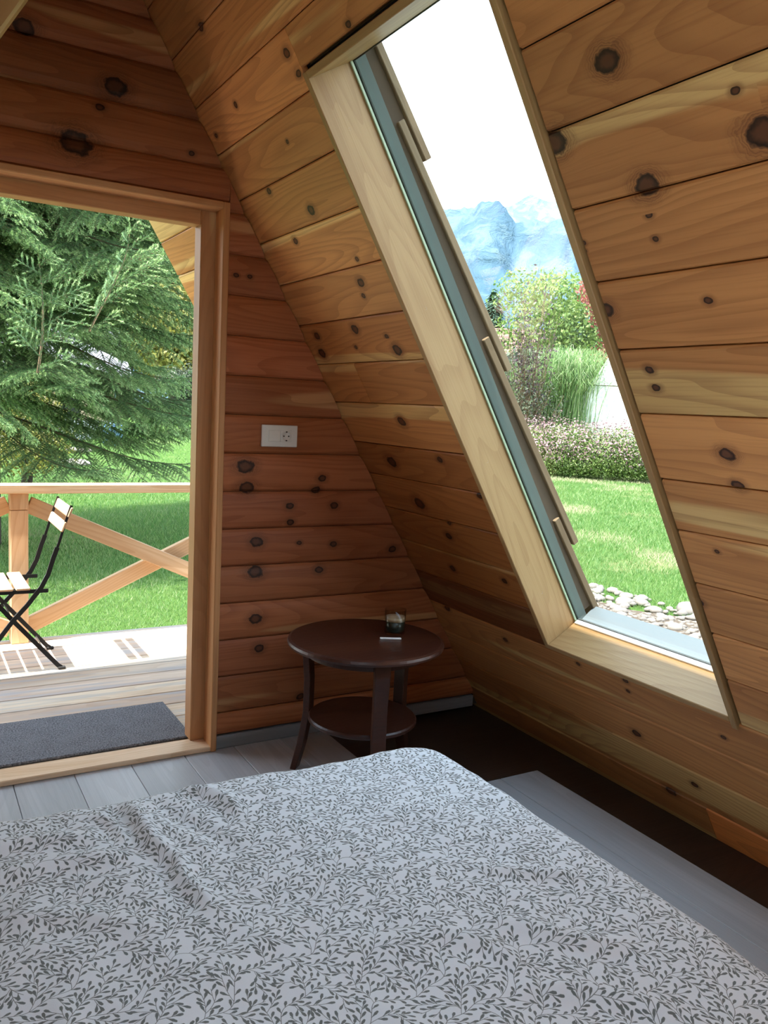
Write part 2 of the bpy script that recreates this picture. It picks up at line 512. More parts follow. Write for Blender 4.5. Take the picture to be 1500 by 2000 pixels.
# ------------------------------------------------------------------ printed cotton: sprigs of leaves drawn into a tile
def sprig_tile(N=1024, T=0.30):
    ppm = N / T
    img = np.zeros((N, N), np.float32)
    occ = np.zeros((150, 150), bool)
    q = 150 / T
    rg = random.Random(11)

    def seg(x0, y0, x1, y1, r0, r1):
        """capsule tapering r0->r1 in metres, wrapped"""
        R = max(r0, r1) + 2 / ppm
        ax, bx = min(x0, x1) - R, max(x0, x1) + R
        ay, by = min(y0, y1) - R, max(y0, y1) + R
        ix = np.arange(int(ax * ppm), int(bx * ppm) + 1)
        iy = np.arange(int(ay * ppm), int(by * ppm) + 1)
        gx, gy = np.meshgrid((ix + 0.5) / ppm, (iy + 0.5) / ppm)
        dx, dy = x1 - x0, y1 - y0
        L2 = dx * dx + dy * dy + 1e-12
        t = np.clip(((gx - x0) * dx + (gy - y0) * dy) / L2, 0, 1)
        d = np.hypot(gx - x0 - t * dx, gy - y0 - t * dy)
        rr = r0 + (r1 - r0) * t
        a = np.clip((rr - d) * ppm + 0.5, 0, 1)
        sub = img[np.ix_(iy % N, ix % N)]
        img[np.ix_(iy % N, ix % N)] = np.maximum(sub, a)

    def occupied(x, y):
        return occ[int(y * q) % 150, int(x * q) % 150]

    def mark(x, y, r=1):
        for i in range(-r, r + 1):
            for j in range(-r, r + 1):
                occ[(int(y * q) + i) % 150, (int(x * q) + j) % 150] = True

    def leaf(x, y, a, L, dry=False):
        pts = [(x + math.cos(a) * L * k, y + math.sin(a) * L * k) for k in (0.45, 0.7, 1.0)]
        c, sn = math.cos(a), math.sin(a)
        chk = pts + [(x + c * L * .75 - sn * .0022, y + sn * L * .75 + c * .0022), (x + c * L * .75 + sn * .0022, y + sn * L * .75 - c * .0022), (x + c * L * 1.12, y + sn * L * 1.12)]
        if any(occupied(*p) for p in chk): return False
        if dry: return True
        P = [(x + c * L * k, y + sn * L * k) for k in (0.25, 0.62, 0.86)]
        seg(x, y, *P[0], 0.0003, 0.0006)
        seg(*P[0], *P[1], 0.0006, 0.00185)
        seg(*P[1], *P[2], 0.00185, 0.0015)
        for p in chk[:5]: mark(*p, 0)
        return True

    marks = []

    def stem(x, y, a, curl, length, start=0.006, first=1):
        """curving stem with leaves on both sides; grown only where there is room"""
        st, n = 0.0015, int(length / 0.0015)
        path, px, py, pa = [], x, y, a
        for i in range(n):
            px += math.cos(pa) * st; py += math.sin(pa) * st
            pa += curl * st
            if i * st > 0.006 and (occupied(px + math.cos(pa) * 0.004, py + math.sin(pa) * 0.004) or occupied(px, py)): break
            path.append((px, py, pa))
        if len(path) < 7: return 0
        lf = []
        nxt, side = start, first
        for i, p in enumerate(path):
            if i * st > nxt and i < len(path) - 2:
                lf.append((p[0], p[1], p[2] + side * rg.uniform(0.45, 0.75), rg.uniform(0.0105, 0.0135)))
                side = -side
                nxt = i * st + rg.uniform(0.0040, 0.0054)
        lf.append((path[-1][0], path[-1][1], path[-1][2], 0.012))
        good = [l for l in lf if leaf(*l, dry=True)]
        if len(good) < max(2, 0.6 * len(lf)): return 0
        q0 = (x, y)
        for p in path:
            seg(*q0, p[0], p[1], 0.00034, 0.00034); q0 = p[:2]
        for l in good: leaf(*l)
        for p in path[2:]: mark(p[0], p[1], 0)
        marks.extend(path[3:])
        return len(path)

    mains = []
    NM = 4
    for k in range(NM):
        y0 = T * (k + 0.5) / NM
        ph = k * 2.1
        n = 200
        pts = [(T * i / n, y0 + 0.015 * math.sin(2 * math.pi * i / n * 2 + ph) + 0.005 * math.sin(2 * math.pi * i / n * 5 + ph)) for i in range(n + 1)]
        for p0, p1 in zip(pts, pts[1:]):
            seg(*p0, *p1, 0.00040, 0.00040)
            mark(*p0, 0)
        mains.append(pts)
    starts = []
    for pts in mains:
        i, side = rg.randint(2, 8), 1
        while i < 194:
            a = math.atan2(pts[i + 1][1] - pts[i][1], pts[i + 1][0] - pts[i][0])
            starts.append((pts[i][0], pts[i][1], a, side))
            side = -side
            i += rg.randint(13, 17)
    for (x, y, a, side) in starts:
        stem(x, y, a + side * rg.uniform(0.6, 0.9), side * rg.uniform(2, 26) * rg.choice((1, 1, -0.6)), rg.uniform(0.032, 0.052), first=side)
    for pts in mains:
        side = 1
        for i in range(2, 198, 3):
            a = math.atan2(pts[i + 1][1] - pts[i][1], pts[i + 1][0] - pts[i][0])
            leaf(pts[i][0], pts[i][1], a + side * 0.65, rg.uniform(0.0095, 0.012))
            side = -side
    for _ in range(4000):
        x, y, a = marks[rg.randrange(len(marks))]
        sd = rg.choice((-1, 1))
        da = sd * rg.uniform(0.6, 1.0)
        px, py = x + math.cos(a + da) * 0.010, y + math.sin(a + da) * 0.010
        if occupied(px, py) or occupied(x + math.cos(a + da) * 0.014, y + math.sin(a + da) * 0.014): continue
        stem(x, y, a + da, -sd * rg.uniform(0, 30), rg.uniform(0.014, 0.028), start=0.005, first=sd)
    for _ in range(300):
        x, y, a = marks[rg.randrange(len(marks))]
        leaf(x, y, a + rg.choice((-1, 1)) * rg.uniform(0.5, 1.1), rg.uniform(0.008, 0.011))
    return img


TILE = 0.36
_img = sprig_tile()
_N = _img.shape[0]
tile = bpy.data.images.new('printed leaf sprigs', _N, _N, alpha=False, float_buffer=False)
tile.colorspace_settings.name = 'Non-Color'
_px = np.ones((_N, _N, 4), np.float32)
_px[..., :3] = _img[..., None]
tile.pixels.foreach_set(_px.ravel())
tile.update()
tile.pack()

_b = NB('white cotton printed with grey green leaf sprigs')
_uv = _b.n('ShaderNodeUVMap', uv_map='UVMap')
_it = _b.n('ShaderNodeTexImage', image=tile, interpolation='Cubic')
_mp = _b.n('ShaderNodeMapping'); _mp.inputs['Scale'].default_value = (1 / TILE, 1 / TILE, 1)
_mp.inputs['Rotation'].default_value = (0, 0, math.radians(-22))
_b.link(_uv.outputs[0], _mp.inputs[0]); _b.link(_mp.outputs[0], _it.inputs[0])
_tc = _b.n('ShaderNodeTexCoord').outputs['Object']
_wv = _b.noise(_tc, 900, 2, 0.6)
_sf = _b.noise(_tc, 5, 2, 0.5)
_c = _b.mix(_b.math('MULTIPLY', _it.outputs['Color'], 0.93), (0.82, 0.868, 0.91), (0.085, 0.105, 0.095))
_c = _b.mix(_b.math('MULTIPLY', _wv, 0.12), _c, (0.6, 0.6, 0.6))
_nd = _b.bsdf(_c, 0.9, 0.2, bump=_wv, bump_d=0.0005)
_nd.inputs['Sheen Weight'].default_value = 0.2
M['duvet'] = _b.m

# ------------------------------------------------------------------ cabin geometry constants
S = 1.66                         # rise over run of the A-frame
XF = 2.244                       # right wall meets floor
XC = 0.34                        # ridge line
GY = 2.857                       # inner face of front gable
BY = -1.80                       # inner face of rear gable
OY = 3.86                        # front edge of the roof overhang
nR = Vector((S, 0, 1)).normalized()
vR = Vector((-1, 0, S)).normalized()
P0R = Vector((XF, 0, 0))
nL = Vector((-S, 0, 1)).normalized()
vL = Vector((1, 0, S)).normalized()
P0L = Vector((2 * XC - XF, 0, 0))
VMAX = (XF - XC) / (-vR.x)


def onR(Y, v, off=0.0):
    return P0R + vR * v + nR * off + Vector((0, Y, 0))


def onL(Y, v, off=0.0):
    return P0L + vL * v + nL * off + Vector((0, Y, 0))


SK = [(1.145,2.246,0.025),(0.919,2.129,0.008),(0.885,2.056,0.031),(1.328,2.148,0.028),(1.139,2.024,0.025),(1.152,1.970,0.008),(1.153,1.923,0.007),(1.337,1.943,0.006),(1.340,1.926,0.005),(1.336,1.792,0.020),(1.075,1.790,0.009),(1.360,1.704,0.009),(1.269,1.649,0.011),(1.266,1.606,0.011),(1.133,1.450,0.018),(1.128,1.375,0.014),(1.239,1.181,0.007),(1.345,1.003,0.013),(1.805,0.338,0.017),(1.756,0.582,0.010),(1.763,0.537,0.008),(1.972,0.57,0.009),(1.420,0.509,0.009),(1.613,0.213,0.013),(1.743,0.110,0.020),(2.156,2.592,0.015),(2.141,2.535,0.012),(1.842,2.553,0.011),(2.566,2.574,0.011),(2.797,2.539,0.010),(2.355,2.408,0.007),(2.608,2.313,0.013),(2.393,2.209,0.019),(2.584,2.140,0.013),(2.253,2.033,0.009),(2.289,1.962,0.017),(2.308,1.921,0.010),(2.750,1.810,0.017),(2.455,1.818,0.019),(2.503,1.755,0.009),(2.277,1.782,0.010),(2.249,1.734,0.021),(2.775,1.742,0.022),(2.421,1.474,0.021),(2.626,1.295,0.028),(2.282,1.335,0.014),(2.560,1.122,0.028),(2.135,1.212,0.013),(2.407,1.062,0.011),(2.453,0.996,0.017),(2.533,0.832,0.016),(2.207,0.854,0.014),(2.378,0.536,0.012),(2.735,0.583,0.017),(2.559,2.800,0.015),(3.55,2.17,0.02),(3.7,1.97,0.02)]
GK = [(1.091,1.069,0.030),(1.101,0.992,0.026),(1.404,1.026,0.016),(1.384,0.980,0.016),(1.273,0.921,0.015),(1.460,0.920,0.016),(1.280,0.858,0.014),(1.144,0.788,0.023),(1.317,0.778,0.010),(1.143,0.674,0.027),(1.407,0.667,0.016),(1.149,0.495,0.023),(1.167,0.379,0.018),(1.735,0.736,0.017),(0.619,2.274,0.033),(0.500,2.080,0.045),(0.572,2.202,0.013),(0.351,2.385,0.028),(1.036,1.741,0.009),(1.087,1.742,0.009),(0.870,2.119,0.010),(1.349,0.163,0.016),(1.464,0.768,0.014)]


def plank(name, parent, mw_origin, xdir, ydir, x0, x1, y0, y1, prof, knots, mat, thick=0.018, slope_end=None, slope_start=None, color=None, step=0.04, knot_fn=None):
    """plank in a wall plane. (x,y) are wall coordinates; inner face at prof(t) toward local -z*sgn.
    prof: list of (t in 0..1 across, z) for the room face; slope_end(y) overrides x1"""
    cx, cyy = (x0 + x1) / 2, (y0 + y1) / 2
    L = x1 - x0
    nx = max(2, int(L / step))
    ys = [y0 + (y1 - y0) * t for t, z in prof]
    zs = [z for t, z in prof]
    ny = len(prof)
    V = []
    near = [k for k in knots if x0 - 0.2 < k[0] < x1 + 0.2 and y0 - 0.04 < k[1] < y1 + 0.04]
    for i in range(nx + 1):
        for j in range(ny):
            y = ys[j]
            a = slope_start(y) if slope_start else x0
            e = slope_end(y) if slope_end else x1
            x = a + (e - a) * i / nx
            V.append((x - cx, y - cyy, zs[j]))
    nf = len(V)
    sgn = 1 if thick > 0 else -1
    for i in (0, nx):
        for j in (0, ny - 1):
            p = V[i * ny + j]
            V.append((p[0], p[1], thick))
    F = []
    for i in range(nx):
        for j in range(ny - 1):
            a = i * ny + j
            F.append((a, a + 1, a + ny + 1, a + ny) if sgn > 0 else (a, a + ny, a + ny + 1, a + 1))
    b0, b1, b2, b3 = nf, nf + 1, nf + 2, nf + 3
    bm = bmesh.new()
    bv = [bm.verts.new(v) for v in V]
    for f in F: bm.faces.new([bv[q] for q in f])
    lowrow = [i * ny for i in range(nx + 1)]
    toprow = [i * ny + ny - 1 for i in range(nx + 1)]
    bm.faces.new([bv[q] for q in lowrow] + [bv[b2], bv[b0]])
    bm.faces.new([bv[q] for q in reversed(toprow)] + [bv[b1], bv[b3]])
    bm.faces.new([bv[j] for j in range(ny)] + [bv[b1], bv[b0]])
    bm.faces.new([bv[nx * ny + j] for j in reversed(range(ny))] + [bv[b2], bv[b3]])
    bm.faces.new([bv[b0], bv[b1], bv[b3], bv[b2]])
    bmesh.ops.recalc_face_normals(bm, faces=bm.faces[:])
    lay = bm.loops.layers.float_vector.new('kn')
    for f in bm.faces:
        if near and len(f.verts) == 4:
            c = f.calc_center_median()
            k = min(near, key=lambda k: math.hypot(k[0] - c.x - cx, (k[1] - c.y - cyy) * 1.3) - 1.5 * k[2])
            for l in f.loops:
                l[lay] = (l.vert.co.x + cx - k[0], l.vert.co.y + cyy - k[1], k[2])
    me = mesh_bm(name, bm, mat)
    o = Vector(mw_origin) + Vector(xdir) * cx + Vector(ydir) * cyy
    return put(name, me, parent, frame_m(o, xdir, ydir), color=color)


PW = 0.158
V0 = 0.59
JR = [V0 + PW * (k - 4) for k in range(0, 21)]      # plank joints up the slope
JR[5] = 0.752; JR[9] = 1.365; JR[16] = 2.487
FLAT = [(0, 0.006), (0.03, 0.0), (0.25, 0.0), (0.5, 0.0), (0.75, 0.0), (0.975, 0.0), (1.0, 0.004)]
ROUND = [(0, -0.011), (0.06, -0.002), (0.2, 0.004), (0.4, 0.007), (0.6, 0.007), (0.8, 0.004), (0.93, -0.001), (1.0, -0.008)]
ROUND = [(t, z) for t, z in ROUND]

WY0, WY1 = 1.349, 2.112          # window lining, outer edges along Y
WV0, WV1 = 0.597, 2.528          # window lining, outer edges up the slope

# ------------------------------------------------------------------ right sloping wall
def slab_with_hole(name, onf, y0, y1, v0, v1, hole, o0, o1, mat):
    """solid slab between offsets o0..o1 with a rectangular hole (y,v)"""
    bm = bmesh.new()
    ys = [y0, hole[0], hole[1], y1] if hole else [y0, y1]
    vv = [v0, hole[2], hole[3], v1] if hole else [v0, v1]
    for i in range(len(ys) - 1):
        for j in range(len(vv) - 1):
            if hole and i == 1 and j == 1: continue
            c = [bm.verts.new(onf(a, b, o)) for o in (o0, o1) for a, b in ((ys[i], vv[j]), (ys[i + 1], vv[j]), (ys[i + 1], vv[j + 1]), (ys[i], vv[j + 1]))]
            for f in ((0, 1, 2, 3), (7, 6, 5, 4), (0, 4, 5, 1), (1, 5, 6, 2), (2, 6, 7, 3), (3, 7, 4, 0)):
                bm.faces.new([c[k] for k in f])
    bmesh.ops.recalc_face_normals(bm, faces=bm.faces[:])
    return mesh_bm(name, bm, mat)


HOLE = (WY0 - 0.012, WY1 + 0.004, WV0 - 0.004, WV1 + 0.014)
wall_right = put('wall_right', slab_with_hole('wall_right', onR, BY, OY, -0.03, VMAX, (HOLE[0] + 0.01, HOLE[1] - 0.002, HOLE[2] + 0.002, HOLE[3] - 0.004), 0.02, 0.135, M['backing']), kind='structure')
butts = {(6,): 2.573}
tints = [random.uniform(0.86, 1.08) for _ in range(30)]
for k in range(len(JR) - 1):
    a, c = JR[k] + 0.0012, JR[k + 1] - 0.0012
    if a < -0.05: a = -0.03
    if a >= VMAX: break
    c = min(c, VMAX - 0.002)
    t = tints[k]
    tint = (t, t * random.uniform(0.96, 1.02), t * random.uniform(0.92, 1.02))
    pieces = []
    if c <= WV0 + 0.01 or a >= HOLE[3]:
        pieces = [(BY, OY, a, c)]
        if k == 0: pieces = [(BY, 1.602, a, c), (1.604, OY, a, c)]
        if k == 12 or k == 2: pieces = [(BY, 0.42, a, c), (0.422, OY, a, c)]
    elif c <= HOLE[3] + 0.001:
        pieces = [(BY, HOLE[0], a, c), (HOLE[1], OY, a, c)]
        if abs(a - 1.538) < 0.02: pieces = [(BY, HOLE[0], a, c), (HOLE[1], 2.572, a, c), (2.575, OY, a, c)]
    else:
        pieces = [(BY, HOLE[0], a, c), (HOLE[1], OY, a, c), (HOLE[0] + 0.001, HOLE[1] - 0.001, HOLE[3], c)]
    for n_, (y0, y1, v0, v1) in enumerate(pieces):
        ty = tint
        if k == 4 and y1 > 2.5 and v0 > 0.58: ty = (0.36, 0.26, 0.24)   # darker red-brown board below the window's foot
        elif k >= 5 and y0 > 2.0:          # window-to-gable boards: light falloff put into the tint, redder low, paler high
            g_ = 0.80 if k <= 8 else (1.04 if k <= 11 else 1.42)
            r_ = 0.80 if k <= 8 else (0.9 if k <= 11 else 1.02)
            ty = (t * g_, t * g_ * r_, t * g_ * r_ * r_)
        elif 5 <= k <= 9 and y1 < 1.5: ty = (t * 1.3, t * 1.33, t * 1.36)  # stronger light on the low right boards, put into their tint
        elif k >= 10 and y1 < 1.5: ty = (t * 0.9, t * 0.87, t * 0.83)  # upper right boards tinted down in place of dimmer light
        elif k in (2, 3): ty = (t * 1.15, t * 1.15, t * 1.12)  # rows below the window tinted up as if better lit
        elif k in (0, 1): ty = (t * 0.8, t * 0.74, t * 0.66)  # shade along the bottom rows, painted as a darker tint
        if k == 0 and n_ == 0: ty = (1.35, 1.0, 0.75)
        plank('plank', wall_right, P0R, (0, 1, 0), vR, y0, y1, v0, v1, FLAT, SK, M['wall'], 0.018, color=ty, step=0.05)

# ------------------------------------------------------------------ left sloping wall (mirror) with an unseen roof window added to light the bed
LH = (-1.05, 0.42, 1.75, 3.3)
wall_left = put('wall_left', slab_with_hole('wall_left', onL, BY, OY, -0.03, VMAX, LH, 0.02, 0.135, M['backing']), kind='structure')
for k in range(len(JR) - 1):
    a, c = max(JR[k], -0.03) + 0.0012, min(JR[k + 1], VMAX) - 0.0012
    if a >= VMAX: break
    if c <= LH[2] or a >= LH[3]: ps = [(BY, OY, a, c)]
    else:
        ps = [(BY, LH[0], a, c), (LH[1], OY, a, c)]
        if a < LH[2]: ps.append((LH[0], LH[1], a, LH[2]))
        if c > LH[3]: ps.append((LH[0], LH[1], LH[3], c))
    for (y0, y1, v0, v1) in ps:
        kn = [(random.uniform(y0, y1), (v0 + v1) / 2 + random.uniform(-.05, .05), random.uniform(.008, .02)) for _ in range(int((y1 - y0) * 2))]
        t = random.uniform(0.88, 1.08)
        # local axes so that the room face is again at local z=0
        plank('plank', wall_left, P0L, (0, 1, 0), vL, y0, y1, v0, v1, [(q, -z) for q, z in FLAT], kn, M['wall'], -0.018, color=(t, t, t), step=0.08)

# outer roof skins
roof_r = put('trim_1', slab_with_hole('trim_1', onR, BY - 0.3, OY, -0.35, VMAX + 0.02, (WY0 - 0.0, WY1 + 0.05, WV0 - 0.03, WV1 + 0.02), 0.136, 0.185, M['roof']), kind='structure')
roof_l = put('trim_2', slab_with_hole('trim_2', onL, BY - 0.3, OY, -0.35, VMAX + 0.02, LH, 0.136, 0.185, M['roof']), kind='structure')

# ridge block closing the gap between the two roof skins
_ap = Vector((XC, 0, (XF - XC) * S - 0.004))
_pts = [_ap, onR(0, VMAX - 0.004, 0.215), Vector((XC, 0, (XF - XC) * S + 0.42)), onL(0, VMAX - 0.004, 0.215)]
bm = bmesh.new()
_a = [bm.verts.new((p.x, BY - 0.32, p.z)) for p in _pts]
_c = [bm.verts.new((p.x, OY + 0.01, p.z)) for p in _pts]
bm.faces.new(_a); bm.faces.new(_c[::-1])
for i in range(4): bm.faces.new([_a[i], _c[i], _c[(i + 1) % 4], _a[(i + 1) % 4]])
bmesh.ops.recalc_face_normals(bm, faces=bm.faces[:])
put('trim_3', mesh_bm('trim_3', bm, M['roof']), kind='structure')

# overlapping shingle courses beside the roof window
SW = 0.118
bots = [0.873 - 0.665 * 2, 0.873 - 0.665, 0.873, 1.534, 2.200, 2.865, 3.52]
for b0 in bots:
    y = WY1 - 0.03
    col = 0
    while y < OY + 0.02:
        w = SW * random.uniform(0.9, 1.1)
        if col == 0: w = SW
        y1 = y + w - 0.003
        top = min(b0 + 0.79, VMAX + 0.05)
        if top - b0 < 0.1: break
        pb = onR((y + y1) / 2, b0, 0.249); pt = onR((y + y1) / 2, top, 0.210)
        board('shingle', pb, pt, (0, 1, 0), y1 - y, 0.023, M['shingle'], roof_r, 0.002, color=(random.uniform(.85, 1.1),) * 3)
        y += w
        col += 1

for q in range(9):  # unseen shingles above the window, added to keep sun off the sill
    yy = WY1 - 0.034 - SW * (q + 1)
    board('shingle', onR(yy + SW / 2, 2.565, 0.247), onR(yy + SW / 2, 3.30, 0.205), (0, 1, 0), SW - 0.003, 0.023, M['shingle'], roof_r, 0.002, color=(random.uniform(.85, 1.1),) * 3)

# ------------------------------------------------------------------ roof window
DEP = 0.136
window = put('window_1', slab_with_hole('window_1', onR, WY0 - 0.006, WY1 + 0.003, WV0 - 0.003, WV1 + 0.006, (WY0 + 0.022, WY1 - 0.022, WV0 + 0.022, WV1 - 0.022), 0.1445, 0.150, M['seal']), kind='structure')
TT = 0.020
for nm, y0, y1, v0, v1 in (('lining_board', WY1 - TT, WY1, WV0, WV1), ('lining_board', WY0, WY0 + TT, WV0 - 0.022, WV1), ):
    p0 = onR((y0 + y1) / 2, v0, 0.5 * (DEP - 0.006)); p1 = onR((y0 + y1) / 2, v1, 0.5 * (DEP - 0.006))
    board(nm, p0, p1, nR, DEP + 0.010, TT, M['trim'], window, 0.002)
for nm, v0, v1 in (('sill_board', WV0, WV0 + TT), ('lining_board', WV1 - TT, WV1)):
    p0 = onR(WY0 + TT, (v0 + v1) / 2, 0.5 * (DEP - 0.006)); p1 = onR(WY1 - TT - 0.0005, (v0 + v1) / 2, 0.5 * (DEP - 0.006))
    board(nm, p0, p1, nR, DEP + 0.010, TT, M['trim'], window, 0.002)
pane = put('pane', slab_with_hole('pane', onR, WY0 + 0.014, WY1 - 0.010, WV0 + 0.012, WV1 - 0.012, None, 0.1375, 0.1435, M['pane']), window)
# pale beads that hold the pane
for (a0, a1, b0, b1) in ((WY1 - TT - 0.009, WY1 - TT, WV0 + TT, WV1 - TT),):
    p0 = onR((a0 + a1) / 2, b0, 0.132); p1 = onR((a0 + a1) / 2, b1, 0.132)
    board('glass_edge', p0, p1, nR, 0.008, 0.006, M['pane_edge'], window, 0.001)
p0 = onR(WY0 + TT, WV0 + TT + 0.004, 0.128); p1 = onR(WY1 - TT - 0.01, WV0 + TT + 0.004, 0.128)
board('glazing_bead', p0, p1, nR, 0.018, 0.007, M['bead'], window, 0.001)  # bead's white also stands in for the sunlit strip on the sill
# sheet metal outside the pane
p0 = onR(WY1 - 0.020, WV0, 0.1655); p1 = onR(WY1 - 0.020, WV1, 0.1655)
board('side_flashing', p0, p1, nR, 0.038, 0.006, M['flash_green'], window, 0.001)
p0 = onR(WY0 - 0.05, WV0 + 0.012, 0.188); p1 = onR(WY1 - 0.022, WV0 + 0.012, 0.188)
board('sill_flashing', p0, p1, nR + vR * 0.12, 0.085, 0.004, M['flash'], window, 0.001)
p0 = onR(WY1 - 0.012, WV0 + 0.03, 0.209); p1 = onR(WY1 - 0.012, WV1, 0.209)
board('shade_batten', p0, p1, nR, 0.045, 0.012, M['backing'], window, 0.001)  # coloured dark to stand in for shade in the gap under the shingles
# screws in the lining
for (sv, so) in ((2.358, 0.05), (1.834, 0.055), (1.316, 0.05), (0.80, 0.05)):
    me = lathe_me('screw', [(0, 0.0012), (0.0035, 0.0008), (0.0042, 0)], M['zinc'], 10)
    put('screw', me, window, frame_m(onR(WY1 - TT - 0.0002, sv, so), vR, nR if False else (nR)) @ Matrix.Rotation(0, 4, 'X'))

# added left roof window: lining and pane
win_added = put('added_window', slab_with_hole('added_window', onL, LH[0] + 0.002, LH[1] - 0.002, LH[2] + 0.002, LH[3] - 0.002, (LH[0] + 0.03, LH[1] - 0.03, LH[2] + 0.03, LH[3] - 0.03), 0.0, 0.13, M['trim']), kind='structure')
put('pane', slab_with_hole('pane', onL, LH[0] + 0.01, LH[1] - 0.01, LH[2] + 0.01, LH[3] - 0.01, None, 0.1315, 0.135, M['pane']), win_added)

# ------------------------------------------------------------------ front gable wall
DX0, DX1, DZ = 2 * XC - 1.007, 1.007, 1.981       # door trim outline


def xr(z): return XF - z / S
def xl(z): return 2 * XC - XF + z / S


def gable_me(name, y0, y1, door):
    bm = bmesh.new()
    APZ = (XF - XC) * S
    if door:
        polys = [[(xl(0), 0), (DX0, 0), (DX0, DZ), (xl(DZ), DZ)], [(DX1, 0), (xr(0), 0), (xr(DZ), DZ), (DX1, DZ)], [(xl(DZ), DZ), (xr(DZ), DZ), (XC, APZ)]]
    else:
        polys = [[(xl(0), 0), (xr(0), 0), (XC, APZ)]]
    for p in polys:
        a = [bm.verts.new((x, y0, z)) for x, z in p]
        c = [bm.verts.new((x, y1, z)) for x, z in p]
        bm.faces.new(a); bm.faces.new(c[::-1])
        for i in range(len(p)):
            bm.faces.new([a[i], c[i], c[(i + 1) % len(p)], a[(i + 1) % len(p)]])
    bmesh.ops.recalc_face_normals(bm, faces=bm.faces[:])
    return mesh_bm(name, bm, M['backing'])


wall_front = put('wall_front', gable_me('wall_front', GY + 0.025, GY + 0.12, True), kind='structure')
GP = 0.1395
for k in range(24):
    z0, z1 = GP * k, GP * (k + 1)
    if k == 0: z0 = 0.055
    z0 += 0.0008; z1 -= 0.0008
    z1 = min(z1, (XF - XC) * S - 0.02)
    if z1 <= z0 + 0.01: break
    t = random.uniform(0.86, 1.08)
    col = (t, t * random.uniform(.93, 1.0), t * random.uniform(.9, 1.0))
    if k == 7: col = (1.1, 1.05, 1.05)
    if k >= 14: col = tuple(c * 0.84 for c in col)  # dimness of the gable top put into the upper rows' tint
    parts = []
    if z1 <= DZ + 0.001: parts = [(xl, None, DX0 - 0.001), (None, xr, DX1 + 0.001)]
    elif z0 < DZ - 0.01:
        parts = [(xl, None, DX0 - 0.001), (None, xr, DX1 + 0.001)]
        z_hi = z1
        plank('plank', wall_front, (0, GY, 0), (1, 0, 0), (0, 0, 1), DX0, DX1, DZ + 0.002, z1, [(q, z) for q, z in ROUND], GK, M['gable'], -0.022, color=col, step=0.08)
    else: parts = [(xl, xr, None)]
    for sl, sr, xe in parts:
        g = 0.003
        x0 = xe if sl is None else xl(z0) + g
        x1 = xe if sr is None else xr(z0) - g
        if sl is not None and xe is not None: x1 = xe
        if x1 - x0 < 0.02: continue
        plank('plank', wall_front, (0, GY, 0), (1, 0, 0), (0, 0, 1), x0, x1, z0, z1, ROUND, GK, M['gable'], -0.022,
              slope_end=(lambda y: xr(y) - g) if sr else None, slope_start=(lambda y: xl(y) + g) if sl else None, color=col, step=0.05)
board('skirting', (DX1 + 0.002, GY + 0.012, 0.026), (XF - 0.04, GY + 0.012, 0.026), (0, 0, 1), 0.05, 0.02, M['floor'], wall_front, 0.002, color=(.5, .5, .5))

wall_back = put('wall_back', gable_me('wall_back', BY - 0.1, BY, False), kind='structure')
for k in range(22):
    z0, z1 = 0.158 * k + 0.001, 0.158 * (k + 1) - 0.001
    if z1 > 3.1: break
    plank('plank', wall_back, (0, BY, 0), (-1, 0, 0), (0, 0, 1), -xr(z0) + 0.003, -xl(z0) - 0.003, z0, z1, FLAT[:0] + [(q, -z + 0.012) for q, z in FLAT], [], M['wall'], -0.005,
          slope_end=lambda y: -xl(y) - 0.003, slope_start=lambda y: -xr(y) + 0.003, step=0.3)

# door frame
door = empty('door_1', (XC, GY + 0.07, 0), kind='structure')
JB = 0.023
for x in (DX1 - JB / 2, DX0 + JB / 2):
    board('jamb_board', (x, GY + 0.030, 0.0), (x, GY + 0.030, DZ), (0, 1, 0), 0.086, JB, M['door'], door, 0.003, color=(1.0, .95, .9))
board('head_board', (DX0 + JB, GY + 0.030, DZ - JB / 2), (DX1 - JB, GY + 0.030, DZ - JB / 2), (0, 1, 0), 0.086, JB, M['door'], door, 0.003)
FW = 0.058
for x in (DX1 - JB - FW / 2 + 0.006, DX0 + JB + FW / 2 - 0.006):
    board('frame_post', (x, GY + 0.108, 0.02), (x, GY + 0.108, DZ - JB + 0.004), (1, 0, 0), FW, 0.07, M['door'], door, 0.003)
dl = board('frame_head', (DX0 + JB + FW - 0.006, GY + 0.108, DZ - JB - FW / 2 + 0.008), (DX1 - JB - FW + 0.006, GY + 0.108, DZ - JB - FW / 2 + 0.008), (0, 0, 1), FW - 0.004, 0.068, M['door'], door, 0.003)
board('threshold', (DX0, GY + 0.045, 0.0105), (DX1 - 0.003, GY + 0.045, 0.0105), (0, 1, 0), 0.105, 0.019, M['sill'], door, 0.003)

# ------------------------------------------------------------------ floor
floor = put('floor', box_me('floor', 4.0, 4.9, 0.05, M['floor_dark'], 0), None, Matrix.Translation((XC, 0.53, -0.045 - 0.002)), kind='structure')
FX0 = 0.309
for k in range(-10, 10):
    x0, x1 = FX0 + 0.193 * k + 0.001, FX0 + 0.193 * (k + 1) - 0.001
    if x0 > 1.95: x1 = min(x1, 2.20)
    if x1 > 2.21 or x0 < -1.6: continue
    ends = [(BY, GY + 0.02)]
    if k % 3 == 0: ends = [(BY, 0.3), (0.302, GY + 0.02)]
    if k == 8: x1 = 2.027
    if k >= 6: ends = [(BY, 2.2145)]
    if k > 8: continue
    for y0, y1 in ends:
        t = random.uniform(0.93, 1.05)
        if k >= 5: y1 = min(y1, 2.2145 if k == 8 else y1)
        board('floorboard', ((x0 + x1) / 2, y0, -0.011), ((x0 + x1) / 2, y1, -0.011), (1, 0, 0), x1 - x0, 0.022, M['floor'], floor, 0.0015, color=(t, t, t))

